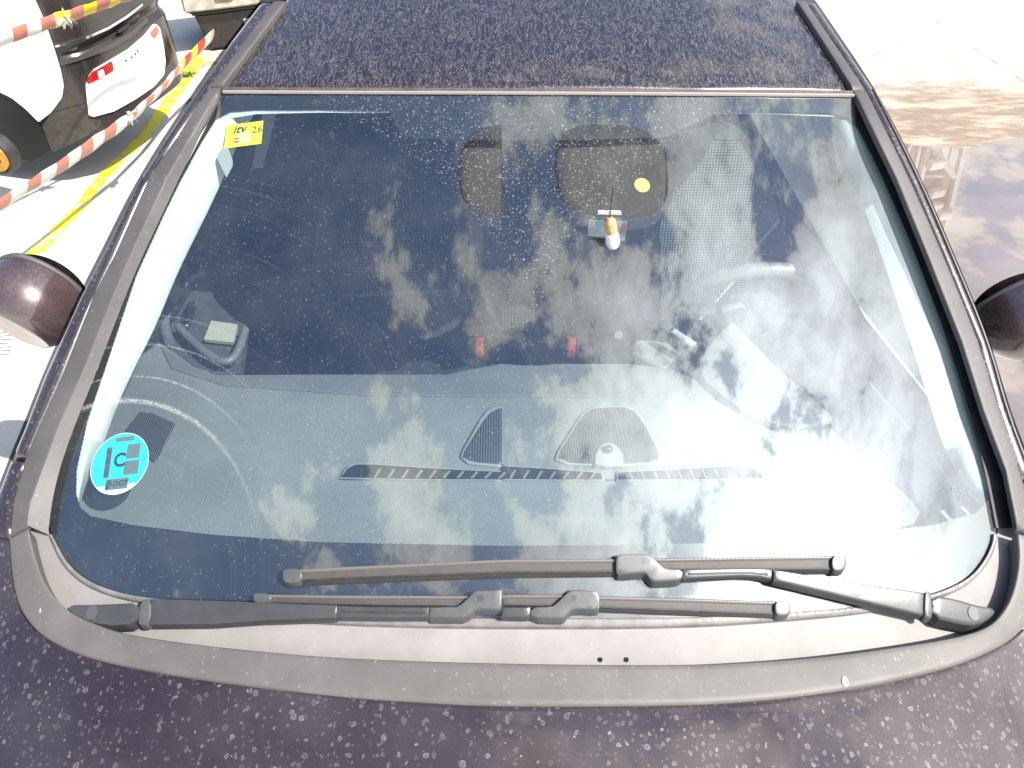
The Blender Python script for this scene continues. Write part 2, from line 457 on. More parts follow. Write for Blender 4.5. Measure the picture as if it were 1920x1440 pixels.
# ================================================================== GROUND
def ground_mat():
    m = MB('concrete_yard'); X = m.xyz()
    n = m.noise(1.1, 7, .6); f = m.noise(30, 5, .6); g = m.noise(220, 2)
    col = m.mixc(m.ss(n, .3, .7), (.50, .475, .44), (.62, .59, .55))
    col = m.mixc(m.M('MULTIPLY', m.ss(f, .55, .75), .35), col, (.33, .27, .21))
    # dirty wet margin around the puddle
    def blob(cx, cy, rx, ry, a, b):
        dx = m.M('DIVIDE', m.M('SUBTRACT', X[0], cx), rx); dy = m.M('DIVIDE', m.M('SUBTRACT', X[1], cy), ry)
        q = m.M('ADD', m.M('SQRT', m.M('ADD', m.M('MULTIPLY', dx, dx), m.M('MULTIPLY', dy, dy))), m.M('MULTIPLY_ADD', m.noise(2.2, 6, .65), .9, -.45))
        return m.ss(q, a, b, 1, 0)
    d1 = blob(3.0, 2.7, 1.6, 2.1, .60, 1.20)
    n3 = m.noise(5, 7, .68, m.map(scale=(.5, 1.6, 1)))
    mud = m.mixc(m.ss(n3, .40, .62), (.15, .105, .072), (.36, .29, .225))
    col = m.mixc(m.M('MULTIPLY', d1, m.ss(n3, .15, .5, .45, .95)), col, mud)
    d2 = blob(-1.6, 4.9, .55, 1.3, .6, 1.3)
    col = m.mixc(m.M('MULTIPLY', d2, m.ss(n3, .42, .6)), col, (.30, .20, .12))
    d3 = blob(-2.5, 1.2, .7, .4, .5, 1.2)
    col = m.mixc(m.M('MULTIPLY', d3, m.ss(n3, .40, .6, 0, .7)), col, (.36, .25, .17))
    b = m.bsdf(Base_Color=col, Roughness=.85, Specular_IOR_Level=.3)
    m.L(m.bump(m.M('ADD', m.M('MULTIPLY', f, .6), g), .35, .003), b.inputs['Normal'])
    return m.done(b.outputs[0])
V = []; 
gs = [-300, -60, -15, -6, -3, 0, 3, 6, 15, 60, 300]
for y in gs:
    for x in gs: V.append((x, y, 0))
k = len(gs); Fc = [(j*k+i, j*k+i+1, (j+1)*k+i+1, (j+1)*k+i) for j in range(k-1) for i in range(k-1)]
g = mesh('ground', V, Fc, ground_mat()); g['kind'] = 'structure'
# joints sawn in the slab
M_joint = plain('joint_dirt', (.10, .08, .065), .95, noise=.4, nscale=20)
def gline(name, pts, w, mat, z=.004, rough=.3):
    P = [proj(x, y, flat(0)) for x, y in pts]; P = resample(P, 60); V = []; Fc = []
    for i, p in enumerate(P):
        t = (P[min(i+1, 59)]-P[max(i-1, 0)]).normalized(); nn = Vector((-t.y, t.x, 0))
        ww = w*(1+random.uniform(-rough, rough))
        V += [(p.x+nn.x*ww/2, p.y+nn.y*ww/2, z), (p.x-nn.x*ww/2, p.y-nn.y*ww/2, z)]
    for i in range(59): Fc.append((2*i, 2*i+1, 2*i+3, 2*i+2))
    o = mesh(name, V, Fc, mat); o['kind'] = 'structure'; return o
gline('ground_joint', [(1690, -5), (1760, 42), (1840, 100), (1990, 200)], .004, M_joint, rough=.6)
gline('ground_joint', [(1590, 130), (1760, 42)], .003, M_joint, rough=.8)
# worn yellow line
m = MB('yellow_paint'); n = m.noise(14, 6, .7); n2 = m.noise(3, 3)
yc = m.mixc(m.ss(m.M('ADD', m.M('MULTIPLY', n, .7), m.M('MULTIPLY', n2, .3)), .50, .60), (.80, .74, .02), (.60, .56, .40))
M_yellow = m.done(m.bsdf(Base_Color=yc, Roughness=.7).outputs[0])
def stripe(name, L, Rr, mat, z):
    a = resample([proj(x, y, flat(0)) for x, y in L], 80); b = resample([proj(x, y, flat(0)) for x, y in Rr], 80); V = []; Fc = []
    for p, q in zip(a, b):
        j = (p-q).normalized()*random.uniform(-.006, .006); V += [(p.x+j.x, p.y+j.y, z), (q.x+j.x*.7, q.y+j.y*.7, z)]
    for i in range(79): Fc.append((2*i, 2*i+1, 2*i+3, 2*i+2))
    o = mesh(name, V, Fc, mat); o['kind'] = 'structure'; return o
stripe('road_marking', [(-150, 640), (55, 470), (130, 400), (185, 330), (262, 255), (318, 170), (362, 110), (400, 60)], [(-100, 660), (85, 474), (145, 410), (205, 335), (285, 255), (342, 175), (385, 112), (425, 60)], M_yellow, .005)
# drain grating marks by the mirror: thin grooves in the slab
for i in range(9):
    yy = 612+i*7
    gline('ground_groove', [(-30, yy), (28-i, yy-3)], .0035, M_joint, z=.0045)
# puddle
m = MB('puddle_water'); 
wn = m.noise(2.0, 2)
bs = m.bsdf(Base_Color=m.mixc(m.ss(m.noise(3, 4), .3, .7), (.17, .135, .12), (.23, .185, .165)), Roughness=.015, IOR=1.33, Specular_IOR_Level=1.0, Coat_Weight=1.0, Coat_Roughness=.0, Coat_IOR=2.0)
M_puddle = m.done(bs.outputs[0])
edge = [(1640, 240), (1690, 268), (1730, 276), (1770, 274), (1800, 280), (1850, 271), (1880, 262), (1920, 256), (1990, 250), (2120, 262), (2300, 420), (2350, 800), (2200, 1050), (1960, 1020), (1850, 860), (1760, 640), (1680, 420)]
o = patch('puddle', smooth(edge, 2), flat(.006), M_puddle, step=.15, thick=0, ostep=.05); o['kind'] = 'structure'

# ================================================================== PARKED CAR (subject)
CARL = Vector((0, 1.0, 0))
CAR = empty('parked_car', CARL, 'dark aubergine car dotted with dried rain, seen over its bonnet and windscreen', 'car')
def cp(*a, **k): return patch(*a, parent=CAR, **k)
PIVL = tuple(proj(150, 1150, G))[:2]; PIVR = tuple(proj(1850, 1150, G))[:2]
RL = sum(math.dist(PIVL, tuple(proj(a, b, G))[:2]) for a, b in ((500, 225), (740, 265), (930, 370)))/3
RR = math.dist(PIVR, tuple(proj(1130, 400, G))[:2])
M_glass = glass_mat()

gl_out = [(420, 173), (337, 333), (267, 480), (238, 547), (180, 700), (143, 790), (114, 870), (97, 940), (92, 985), (100, 1015), (118, 1052), (150, 1085), (200, 1108), (270, 1124), (500, 1148), (700, 1159), (940, 1163), (1280, 1163), (1500, 1150), (1600, 1142), (1700, 1130), (1770, 1112), (1820, 1088), (1850, 1055), (1866, 1020), (1868, 985), (1847, 880), (1817, 767), (1780, 640), (1723, 480), (1670, 333), (1600, 177), (1300, 175), (941, 173)]
glass = cp('windscreen', gl_out, G, M_glass, step=.035, thick=0, ostep=.02, sm=True, angle=180)
def analytic_normals(o, h):
    me = o.data; N_ = []
    for v in me.vertices:
        x, y = v.co.x, v.co.y; e = .002
        N_.append(Vector((-(h(x+e, y)-h(x-e, y))/(2*e), -(h(x, y+e)-h(x, y-e))/(2*e), 1)).normalized())
    if sum(p.normal.z for p in me.polygons) < 0:
        bm = bmesh.new(); bm.from_mesh(me); bmesh.ops.reverse_faces(bm, faces=bm.faces); bm.to_mesh(me); bm.free()
    me.normals_split_custom_set_from_vertices(N_)
analytic_normals(glass, G)
glass['label'] = 'dusty reflecting windscreen with wiped arcs'
# the printed black band under the edge of the glass
fr_in = [(143, 880), (142, 925), (150, 952), (170, 968), (250, 985), (400, 1003), (600, 1017), (940, 1024), (1200, 1022), (1400, 1017), (1600, 1003), (1750, 985), (1830, 962), (1856, 935), (1858, 905), (1835, 830), (1810, 740), (1765, 600), (1707, 450), (1655, 330), (1612, 245), (1592, 222), (1560, 213), (1450, 210), (1345, 210), (1325, 222), (1250, 256), (1100, 262), (840, 262), (752, 256), (738, 222), (730, 208), (600, 205), (480, 205), (430, 209), (405, 222), (377, 267), (340, 333), (307, 400), (255, 515), (200, 680), (163, 790)]
GF = off(G, -.004)
fr_d = dens(fr_in, 5)
c0 = (1000, 620)
teeth = []
for i, p in enumerate(fr_d):
    if i % 2 == 0 and p[1] > 300:
        dx, dy = c0[0]-p[0], c0[1]-p[1]; L = math.hypot(dx, dy); teeth.append((p[0]+dx/L*1.3, p[1]+dy/L*1.3))
    else: teeth.append(p)
frit = patch('glass_border', gl_out, GF, M_frit, CAR, step=.06, thick=.001, holes=[teeth], ostep=.5)
# roof
rl = pxy([(425, 165), (455, 115), (490, 65), (537, 0)], R); rr = pxy([(1493, 0), (1550, 85), (1602, 170)], R)
roof_out = pxy([(1602, 170), (1300, 167), (941, 165), (600, 164), (425, 163)], R)+rl[1:]+[(rl[-1][0]+.01, rl[-1][1]+.6), (rl[-1][0]+.06, 2.6), (rl[-1][0]+.12, 3.1), (rr[0][0]-.12, 3.1), (rr[0][0]-.06, 2.6), (rr[0][0]-.01, rr[0][1]+.6)]+rr[:-1]
cp('roof_panel', roof_out, R, M_roof, px=False, step=.05, thick=.004, er=.006, ew=.012, ostep=.03)
cp('roof_seal', [(417, 163), (600, 164), (941, 165), (1300, 167), (1606, 170), (1606, 178), (1300, 175), (941, 173), (600, 172), (417, 172)], off(G, .002), plain('seal_brown', (.07, .052, .045), .6, noise=.3), step=.01, thick=.004, ostep=.02)
cp('seal_lip', [(417, 169), (600, 170), (941, 171), (1300, 173), (1606, 176), (1606, 178.5), (1300, 175.5), (941, 173.5), (600, 172.5), (417, 172)], off(G, .007), plain('seal_lip', (.24, .22, .21), .4), step=.01, thick=.004, ostep=.02)
# pillar trims
tl_out = [(513, 0), (395, 160), (278, 333), (213, 480), (177, 547), (117, 700), (72, 800), (47, 860), (25, 940), (18, 1006)]
tl_cr = [(535, 0), (415, 160), (313, 333), (245, 480), (216, 547), (155, 700), (110, 800), (88, 860), (58, 940), (51, 985)]
tl_in = [(537, 0), (418, 160), (337, 333), (267, 480), (238, 547), (180, 700), (143, 790), (114, 870), (97, 940), (90, 1002)]
def seg(c, y0, y1):
    """part of a pixel curve between two image rows"""
    def at(y):
        for a, b in zip(c, c[1:]):
            if min(a[1], b[1]) <= y <= max(a[1], b[1]) and a[1] != b[1]:
                t = (y-a[1])/(b[1]-a[1]); return (a[0]+(b[0]-a[0])*t, y)
        return c[0] if abs(c[0][1]-y) < abs(c[-1][1]-y) else c[-1]
    lo, hi = min(y0, y1), max(y0, y1)
    mid = [p for p in c if lo < p[1] < hi]
    r = [at(y0)]+(mid if (c[-1][1] > c[0][1]) == (y1 > y0) else mid[::-1])+[at(y1)]
    return r
cp('roof_rail', seg(tl_out, 159, 0)+[(537, 0)]+seg(tl_cr, 0, 159)[1:], U, M_trim, step=.03, thick=.02, er=.003, ew=.008, ostep=.02)
cp('pillar_trim', seg(tl_out, 163, 1001)+seg(tl_cr, 985, 163), U, M_trim, step=.03, thick=.012, er=.002, ew=.006, ostep=.015)
loft('pillar_lip', [pxc(seg(tl_cr, 163, 985), off(U, -.0005)), pxc(seg(tl_in, 163, 1002), off(G, .012)), pxc(seg(tl_in, 163, 1002), off(G, -.003))], M_trim, CAR, 80)
tr_out = [(1510, 0), (1623, 167), (1705, 333), (1769, 480), (1835, 640), (1872, 767), (1912, 880), (1948, 1005)]
tr_cr = [(1494, 0), (1601, 167), (1681, 333), (1741, 480), (1804, 640), (1844, 767), (1886, 880), (1908, 990)]
tr_in = [(1493, 0), (1600, 170), (1670, 333), (1723, 480), (1780, 640), (1817, 767), (1847, 880), (1868, 990)]
cp('roof_rail', seg(tr_out, 166, 0)+seg(tr_cr, 0, 166), U, M_trim, step=.03, thick=.02, er=.003, ew=.006, ostep=.02)
cp('pillar_trim', seg(tr_out, 170, 1003)+seg(tr_cr, 990, 170), U, M_trim, step=.03, thick=.012, er=.002, ew=.006, ostep=.015)
loft('pillar_lip', [pxc(seg(tr_cr, 170, 990), off(U, -.002)), pxc(seg(tr_cr, 170, 990), off(G, .004)), pxc(seg(tr_in, 170, 990), off(G, .001))], M_rubber, CAR, 80)  # inner face of this trim, its shade put in as black colour
# painted door frames outside the trims
fl_out = [(488, 0), (430, 75), (370, 160), (257, 333), (185, 480), (147, 552), (80, 700), (42, 800), (18, 856), (-14, 940), (-40, 1012)]
fr_out = [(1529, 0), (1643, 167), (1728, 333), (1791, 480), (1858, 640), (1893, 767), (1938, 880), (1985, 1010)]
cp('door_frame', seg(fl_out, 0, 853)+[(47, 853)]+seg(tl_out, 853, 0), UF, M_frame, step=.03, thick=.02, er=.012, ew=.02, ostep=.015)
cp('front_wing_corner', seg(fl_out, 859, 1012)+[(18, 1010)]+seg(tl_out, 1006, 859), UF, M_frame, step=.03, thick=.02, er=.010, ew=.02, ostep=.015)
cp('door_frame', seg(fr_out, 0, 895)+seg(tr_out, 895, 0), UF, M_frame, step=.03, thick=.02, er=.012, ew=.018, ostep=.015)
cp('front_wing_corner', seg(fr_out, 900, 1010)+[(1948, 1007)]+seg(tr_out, 1005, 900), UF, M_frame, step=.03, thick=.02, er=.010, ew=.02, ostep=.015)
# slim ribs on the painted frames
def rib(pts, r, mat, nm='frame_moulding'): return tube(nm, resample(pxc(pts, off(UF, -.002)), 80), r, mat, CAR, 6)
rib([(a+(c-a)*.72, b) for (a, b), (c, d) in zip([(370, 160), (257, 333), (185, 480), (80, 700), (42, 800), (20, 850)], [(395, 160), (278, 333), (213, 480), (117, 700), (72, 800), (50, 850)])], .0028, M_rubber)
rib([(1618, 167), (1700, 333), (1764, 480), (1830, 640), (1867, 767), (1905, 870)], .004, M_rubber)
rib([(1637, 167), (1722, 333), (1785, 480), (1852, 640), (1886, 767), (1925, 870)], .003, M_trim)
def corner(p): return smooth(p, 2, False)
# ring along the bonnet edge
ring_out = [(16, 1009), (18, 1045), (22, 1085), (32, 1130), (50, 1162), (77, 1190), (127, 1217), (187, 1237), (300, 1260), (433, 1280), (640, 1305), (800, 1316), (941, 1323), (1280, 1321), (1400, 1314), (1500, 1304), (1600, 1290), (1700, 1270), (1790, 1247), (1870, 1215), (1910, 1188), (1945, 1150), (1962, 1090), (1958, 1045), (1949, 1010)]
ring_in = [(1909, 998), (1913, 1053), (1900, 1115), (1877, 1155), (1847, 1178), (1800, 1192), (1740, 1203), (1680, 1212), (1580, 1226), (1450, 1238), (1280, 1246), (941, 1243), (640, 1233), (467, 1218), (333, 1203), (233, 1187), (187, 1172), (133, 1149), (100, 1119), (77, 1083), (62, 1038), (51, 989)]
cp('bonnet_edge_trim', corner(ring_out)+corner(ring_in), U, M_ring, step=.03, thick=.03, er=.004, ew=.010, ostep=.012)
# cowl
cowl_out = ring_in[::-1]
cowl_out = [(45, 985)]+[(x-6 if x < 500 else x+6 if x > 1500 else x, y+6) for x, y in ring_in[::-1][1:-1]]+[(1915, 985)]
cowl_in = [(1872, 985), (1868, 1022), (1852, 1058), (1822, 1092), (1772, 1117), (1700, 1136), (1600, 1150), (1500, 1160), (1280, 1174), (941, 1175), (700, 1171), (500, 1160), (270, 1130), (198, 1113), (148, 1090), (115, 1056), (97, 1018), (88, 985)]
cp('scuttle_panel', corner(cowl_out)+corner(cowl_in), CWL, M_cowl, step=.03, thick=.004, ostep=.015)
seal = [(1872, 1000), (1868, 1022), (1852, 1058), (1822, 1092), (1772, 1117), (1700, 1136), (1600, 1150), (1500, 1160), (1280, 1175), (941, 1176), (700, 1172), (500, 1161), (270, 1130), (198, 1113), (148, 1090), (115, 1056), (97, 1018), (90, 1000)]
seal_i = [(95, 1000), (103, 1015), (121, 1050), (153, 1082), (202, 1105), (270, 1120), (500, 1144), (700, 1155), (940, 1159), (1280, 1159), (1500, 1146), (1600, 1138), (1700, 1126), (1768, 1108), (1817, 1085), (1846, 1052), (1862, 1018), (1864, 1000)]
cp('glass_seal', corner(seal)+corner(seal_i), off(G, .006), plain('seal_grey', (.15, .14, .137), .5, noise=.2), step=.02, thick=.006, er=.002, ew=.004, ostep=.015)
# dark drain wall under the scuttle at the right and drain shadow pan
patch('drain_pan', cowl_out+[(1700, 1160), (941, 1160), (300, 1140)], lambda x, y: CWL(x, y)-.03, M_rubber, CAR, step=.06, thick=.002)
# two small screw holes and a bird dropping
for px_, py_ in ((1125, 1237), (1174, 1237)):
    c = proj(px_, py_, CWL); V = [(c.x+.0042*math.cos(a)*s_, c.y+.0042*math.sin(a)*s_, c.z+dz) for s_, dz in ((1, .0012), (.8, -.006)) for a in [2*math.pi*i/16 for i in range(16)]]
    Fc = [(i, (i+1) % 16, 16+(i+1) % 16, 16+i) for i in range(16)]+[tuple(range(16, 32))]+[tuple(range(16))]
    mesh('screw_hole', V, Fc, plain('hole_black', (.004, .004, .004), .9), CAR)
c = (1585, 1277)
patch('bird_dropping', [(c[0]+5.5*math.cos(a)*(1+.12*math.sin(3*a))+math.sin(a)*2, c[1]+9.5*math.sin(a)) for a in [i*2*math.pi/20 for i in range(20)]], off(U, .0025), plain('dropping', (.8, .8, .78), .8), CAR, step=.004, thick=.0015, er=.001, ew=.002, ostep=.003)
# bonnet: everything in front of the ring
hood_top = pxy([(x, y+1.5) for x, y in corner(ring_out)], UH)
hood_top = [(p[0], p[1]) for p in hood_top]
xl, xr = hood_top[0][0], hood_top[-1][0]
hood = hood_top+[(1.0, hood_top[-1][1]+.02), (1.0, -.3), (.98, -.6), (.93, -.85), (.75, -.98), (.4, -1.05), (0, -1.07), (-.4, -1.05), (-.75, -.98), (-.93, -.85), (-.98, -.6), (-1.0, -.3), (-1.0, hood_top[0][1]+.02)]
cp('bonnet', hood, UH, M_hood, px=False, step=.04, thick=.004, er=.004, ew=.008, ostep=.02)
# body sides, doors, bumper and underneath
def side_glass():
    m = MB('side_glass'); t = m.N('ShaderNodeBsdfTransparent'); t.inputs[0].default_value = (.13, .15, .16, 1); g_ = m.N('ShaderNodeBsdfGlossy'); g_.inputs['Roughness'].default_value = .005
    return m.done(m.mixs(.10, t.outputs[0], g_.outputs[0]))
M_sg = side_glass()
def side(sgn):
    top = pxc(seg(fl_out, 0, 1012) if sgn < 0 else seg(fr_out, 0, 1010), off(UF, -.02))
    top = [Vector((top[0].x, 3.0, top[0].z-.05)), Vector((top[0].x, 2.2, top[0].z))]+top
    ts = resample(top, 60); belt = []
    for p in ts: belt.append(Vector((sgn*(.97-.13*min(max((p.y-.2)/.8, 0), 1)), p.y, min(p.z-.02, .90))))
    lo = [Vector((sgn*.93, p.y, .25)) for p in ts]; mid = [Vector((sgn*.97, p.y, .6)) for p in ts]
    inner = [p.lerp(b, .12) for p, b in zip(ts, belt)]
    loft('side_window', [ts, [b.lerp(t, .02) for t, b in zip(ts, belt)]], M_sg, CAR, 60)
    loft('body_side', [belt, mid, lo], M_frame, CAR, 60)
    hf = [Vector((sgn*1.0, y, HD(sgn*1.0, y)-.012)) for y in np.linspace(.12, -.98, 12)]
    loft('front_wing', [hf, [Vector((sgn*1.0, p.y, .6)) for p in hf], [Vector((sgn*.96, p.y, .25)) for p in hf]], M_frame, CAR, 20)
side(-1); side(1)
fb = [(-1.0, -.3), (-.98, -.6), (-.93, -.85), (-.75, -.98), (-.4, -1.05), (0, -1.07), (.4, -1.05), (.75, -.98), (.93, -.85), (.98, -.6), (1.0, -.3)]
loft('front_bumper', [[Vector((x, y, UH(x, y)-.008)) for x, y in fb], [Vector((x*1.02, y-.05, .62)) for x, y in fb], [Vector((x*1.02, y-.08, .45)) for x, y in fb], [Vector((x, y, .22)) for x, y in fb]], M_frame, CAR, 60)
loft('tailgate', [[Vector((x, 3.08, 1.40)) for x in (-.6, 0, .6)], [Vector((x, 3.12, .95)) for x in (-.84, 0, .84)], [Vector((x, 3.2, .6)) for x in (-.97, 0, .97)], [Vector((x, 3.15, .25)) for x in (-.93, 0, .93)]], M_frame, CAR, 20)
for sgn in (-1, 1):
    for wy in (-.35, 2.35):
        P = []
        for a in range(25): P.append((sgn*.86, wy+.30*math.cos(a*math.pi/12), .31+.30*math.sin(a*math.pi/12)))
        V = []; Fc = []
        prof = [(.19, -.09), (.27, -.10), (.31, -.07), (.31, .07), (.27, .10), (.19, .09)]
        for a in range(32):
            q = a*math.pi/16
            for r_, w_ in prof: V.append((sgn*.87+w_, wy+r_*math.cos(q), .31+r_*math.sin(q)))
        for a in range(32):
            for j in range(5): Fc.append((a*6+j, a*6+j+1, ((a+1) % 32)*6+j+1, ((a+1) % 32)*6+j))
        wh = mesh('wheel', V, Fc, M_rubber, CAR)
        V = [(sgn*.94, wy, .31)]+[(sgn*.955, wy+.19*math.cos(a*math.pi/16), .31+.19*math.sin(a*math.pi/16)) for a in range(32)]
        mesh('rim', V, [(0, 1+i, 1+(i+1) % 32) for i in range(32)], M_chrome, wh)
# interior shell
def shell():
    V = [(-.95, -.02, .5), (.95, -.02, .5), (.95, 3.0, .25), (-.95, 3.0, .25), (-.95, .55, .25), (.95, .55, .25)]
    Fc = [(0, 1, 5, 4), (4, 5, 2, 3)]
    V += [(-.93, -.03, .80), (.93, -.03, .80), (-.80, 2.9, .95), (.80, 2.9, .95), (-.93, .5, .84), (.93, .5, .84)]
    Fc += [(0, 1, 7, 6), (2, 3, 8, 9), (0, 4, 10, 6), (4, 3, 8, 10), (1, 5, 11, 7), (5, 2, 9, 11)]
    mesh('cabin_floor', V, Fc, M_dark, CAR, sm=False)
shell()
hl = [(rl[0][0]+.02, .86), (-.50, 1.3), (-.50, 2.9), (.50, 2.9), (.62, 1.3), (rr[-1][0]-.02, .86)]
patch('headliner', hl, off(R, -.03), plain('headliner', (.30, .31, .30), .95), CAR, px=False, step=.1, thick=.002)

# ------------------------------------------------------------------ dashboard
def leather(name, col, sc=420, st=.5, r=.6):
    m = MB(name); d, _ = m.voro(sc); b = m.bsdf(Base_Color=m.mixc(m.ss(m.noise(5, 4), .3, .7), tuple(x*.88 for x in col), tuple(x*1.1 for x in col)), Roughness=r, Specular_IOR_Level=.4)
    m.L(m.bump(d, st, .0012), b.inputs['Normal']); return m.done(b.outputs[0])
M_dash = leather('dash_vinyl', (.155, .17, .172)); M_dash2 = leather('dash_vinyl_rear', (.115, .125, .13), r=.75)
DF = off(D, 0)
dash_edge = [(297, 640), (335, 665), (360, 685), (405, 701), (600, 700), (840, 700), (870, 692), (941, 680), (1000, 684), (1040, 680), (1180, 680), (1260, 690), (1310, 712), (1340, 720), (1500, 730), (1620, 715), (1740, 700), (1790, 690)]
dash_front = [(1905, 1060), (1840, 1075), (1600, 1110), (1280, 1120), (941, 1122), (600, 1115), (300, 1095), (120, 1060), (110, 960), (190, 760), (240, 680)]
dash = cp('dashboard', dash_edge+dash_front, DF, M_dash, step=.03, thick=.03, er=.004, ew=.015, ostep=.015)
def dp(name, pts, o, mat, th=.002, **k):
    k.setdefault('step', .012); k.setdefault('ostep', .008)
    return patch(name, pts, off(D, o), mat, dash, thick=th, **k)
dp('upper_pad', [(300, 648), (338, 672), (362, 690), (405, 704), (600, 703), (840, 703), (870, 695), (941, 684), (1040, 684), (1180, 684), (1260, 694), (1330, 720), (1345, 745), (1000, 743), (700, 741), (420, 722), (320, 690)], .004, M_dash2, er=.002, ew=.006, step=.03)
M_grille = None
m = MB('speaker_mesh'); X = m.xyz(); ln = m.M('SINE', m.M('MULTIPLY', X[0], 2*math.pi/.0052)); l2 = m.M('SINE', m.M('MULTIPLY', X[1], 2*math.pi/.006))
M_grille = m.done(m.bsdf(Base_Color=m.mixc(m.ss(ln, -.1, .5), (.008, .008, .009), m.mixc(m.ss(l2, -.9, -.2), (.05, .054, .056), (.105, .11, .115))), Roughness=.5).outputs[0])
def frame_of(pts, k, c=None):
    cx = sum(p[0] for p in pts)/len(pts); cy = sum(p[1] for p in pts)/len(pts)
    return [(cx+(x-cx)*k, cy+(y-cy)*k) for x, y in pts]
spR = [(1047, 858), (1050, 846), (1085, 790), (1097, 774), (1112, 766), (1135, 763), (1170, 763), (1190, 770), (1212, 800), (1236, 848), (1236, 860), (1215, 867), (1140, 870), (1070, 867)]
spL = [(868, 856), (870, 846), (905, 790), (918, 774), (930, 767), (940.5, 764), (940.5, 870), (900, 867), (880, 863)]
M_rim = leather('speaker_rim', (.21, .225, .225), r=.45)
for pts in (spR, spL):
    oo = [(x, y) if abs(x-940.5) < 1 else q for (x, y), q in zip(pts, frame_of(pts, 1.07))]
    if pts is spL: oo = [(x if x > 940 else x-5, y+(-6 if y < 800 else 4 if y > 860 else 0)) for x, y in pts]
    dp('speaker_rim', oo, .007, M_rim, th=.006, er=.003, ew=.005)
    dp('speaker_grille', pts, .0085, M_grille, th=.003, er=.0015, ew=.003)
dp('sensor_bracket', [(1114, 870), (1116, 850), (1122, 838), (1132, 829), (1148, 829), (1160, 838), (1168, 850), (1170, 871), (1140, 873)], .014, M_rim, th=.008, er=.003, ew=.004, step=.008)
c = proj(1141, 842, off(D, .02)); 
def sphere(name, c, r, mat, parent, seg=24, sc=(1, 1, 1), f=None):
    bm = bmesh.new(); bmesh.ops.create_uvsphere(bm, u_segments=seg, v_segments=seg//2+2, radius=1)
    me = bpy.data.meshes.new(name)
    for v in bm.verts:
        p = Vector((v.co.x*sc[0]*r, v.co.y*sc[1]*r, v.co.z*sc[2]*r)); v.co = (f(p) if f else p)+Vector(c)
    bm.to_mesh(me); bm.free(); me.polygons.foreach_set('use_smooth', [True]*len(me.polygons)); return link(name, me, mat, parent)
sphere('sun_sensor', c, .009, plain('sensor', (.02, .02, .022), .15, coat=1), dash)
M_vent = plain('vent_dark', (.006, .006, .007), .7)
vL = [(640, 894), (652, 878), (668, 871), (700, 871), (820, 879), (940.5, 885), (940.5, 898), (760, 897)]
vR = [(941.5, 874), (1040, 880), (1127, 887), (1130, 898), (1040, 898), (941.5, 897)]
vR2 = [(1160, 886), (1260, 881), (1395, 873), (1412, 876), (1432, 895), (1300, 898), (1160, 898)]
for v_ in (vL, vR, vR2):
    oo = [(x-(4 if x < 700 or abs(x-1160) < 2 else 0)+(4 if x > 1400 or 1125 < x < 1132 else 0), y+(-4 if y < 889 else 2)) for x, y in v_]
    dp('vent_rim', oo, .006, M_rim, th=.005, er=.002, ew=.003)
    dp('demist_vent', v_, .0075, M_vent, th=.003)
M_slat = leather('vent_slat', (.16, .17, .17), r=.5)
for x0 in list(range(700, 935, 26)):
    dp('vent_slat', [(x0, 896), (x0+4, 896), (x0+15, 879+(x0-700)*.03), (x0+11, 878+(x0-700)*.03)], .0095, M_slat, th=.002, step=.01)
for x0 in list(range(955, 1125, 25)):
    dp('vent_slat', [(x0, 897), (x0+4, 897), (x0+13, 881+(x0-955)*.035), (x0+9, 881+(x0-955)*.035)], .0095, M_slat, th=.002, step=.01)
for x0 in list(range(1185, 1400, 23)):
    dp('vent_slat', [(x0, 897), (x0+3, 897), (x0-4, 884-(x0-1185)*.03), (x0-7, 884-(x0-1185)*.03)], .0095, M_slat, th=.002, step=.01)
for pts in ([(640, 899), (760, 900), (941, 900), (1130, 900), (1300, 900), (1440, 899)],):
    tube('dash_seam', resample(pxc(pts, off(D, .0015), False), 60), .0012, M_vent, dash, 6)
cg = [(234, 806), (262, 771), (285, 774), (328, 793), (306, 838), (289, 866), (262, 850), (236, 822)]
dp('corner_grille', cg, .005, M_grille, er=.0015, ew=.003)
dp('corner_grille', [(1688, 842), (1722, 790), (1745, 800), (1762, 850), (1740, 872), (1700, 868)], .005, M_grille, er=.0015, ew=.003)
# low instrument hood in front of the driver
bn = smooth([(1310, 705), (1314, 668), (1345, 622), (1385, 590), (1440, 577), (1495, 590), (1540, 625), (1580, 680), (1600, 735), (1585, 770), (1545, 797), (1490, 803), (1430, 787), (1370, 752)], 2)
patch('instrument_hood', bn, lambda x, y: D(x, y)+.022+.03*max(0, y-.45), leather('instrument_hood', (.13, .145, .15), r=.5), dash, step=.02, thick=.05, er=.010, ew=.016, ostep=.012)
# steering wheel
wc = Vector((.60, .80, .90)); nrm = Vector((0, .93, .37)).normalized(); ux = Vector((1, 0, 0)); uy = nrm.cross(ux).normalized()*-1
if uy.z < 0: uy = -uy
def ringpts(r, n=64, o=0): return [wc+ux*math.cos(2*math.pi*i/n)*r+uy*math.sin(2*math.pi*i/n)*r+nrm*o for i in range(n+1)]
sw = bpy.data.objects.new('steering_wheel', None); COL.objects.link(sw); sw.parent = CAR; sw.location = wc-CARL
def linkw(o): o.parent = sw; o.matrix_parent_inverse = Matrix.Translation(-wc); return o
M_sw = plain('steering_rubber', (.16, .17, .17), .4, bump=.1)
linkw(tube('wheel_rim', ringpts(.18), .017, M_sw, None, 14, False))
hub = [wc+ux*x*.075+uy*z*.06+nrm*o for o in (-.03, .01) for x, z in ((-1, -.8), (-.6, -1), (.6, -1), (1, -.8), (1, .6), (.5, 1), (-.5, 1), (-1, .6))]
linkw(mesh('wheel_hub', hub, [tuple(range(8)), tuple(range(8, 16))]+[(i, (i+1) % 8, 8+(i+1) % 8, 8+i) for i in range(8)], M_sw))
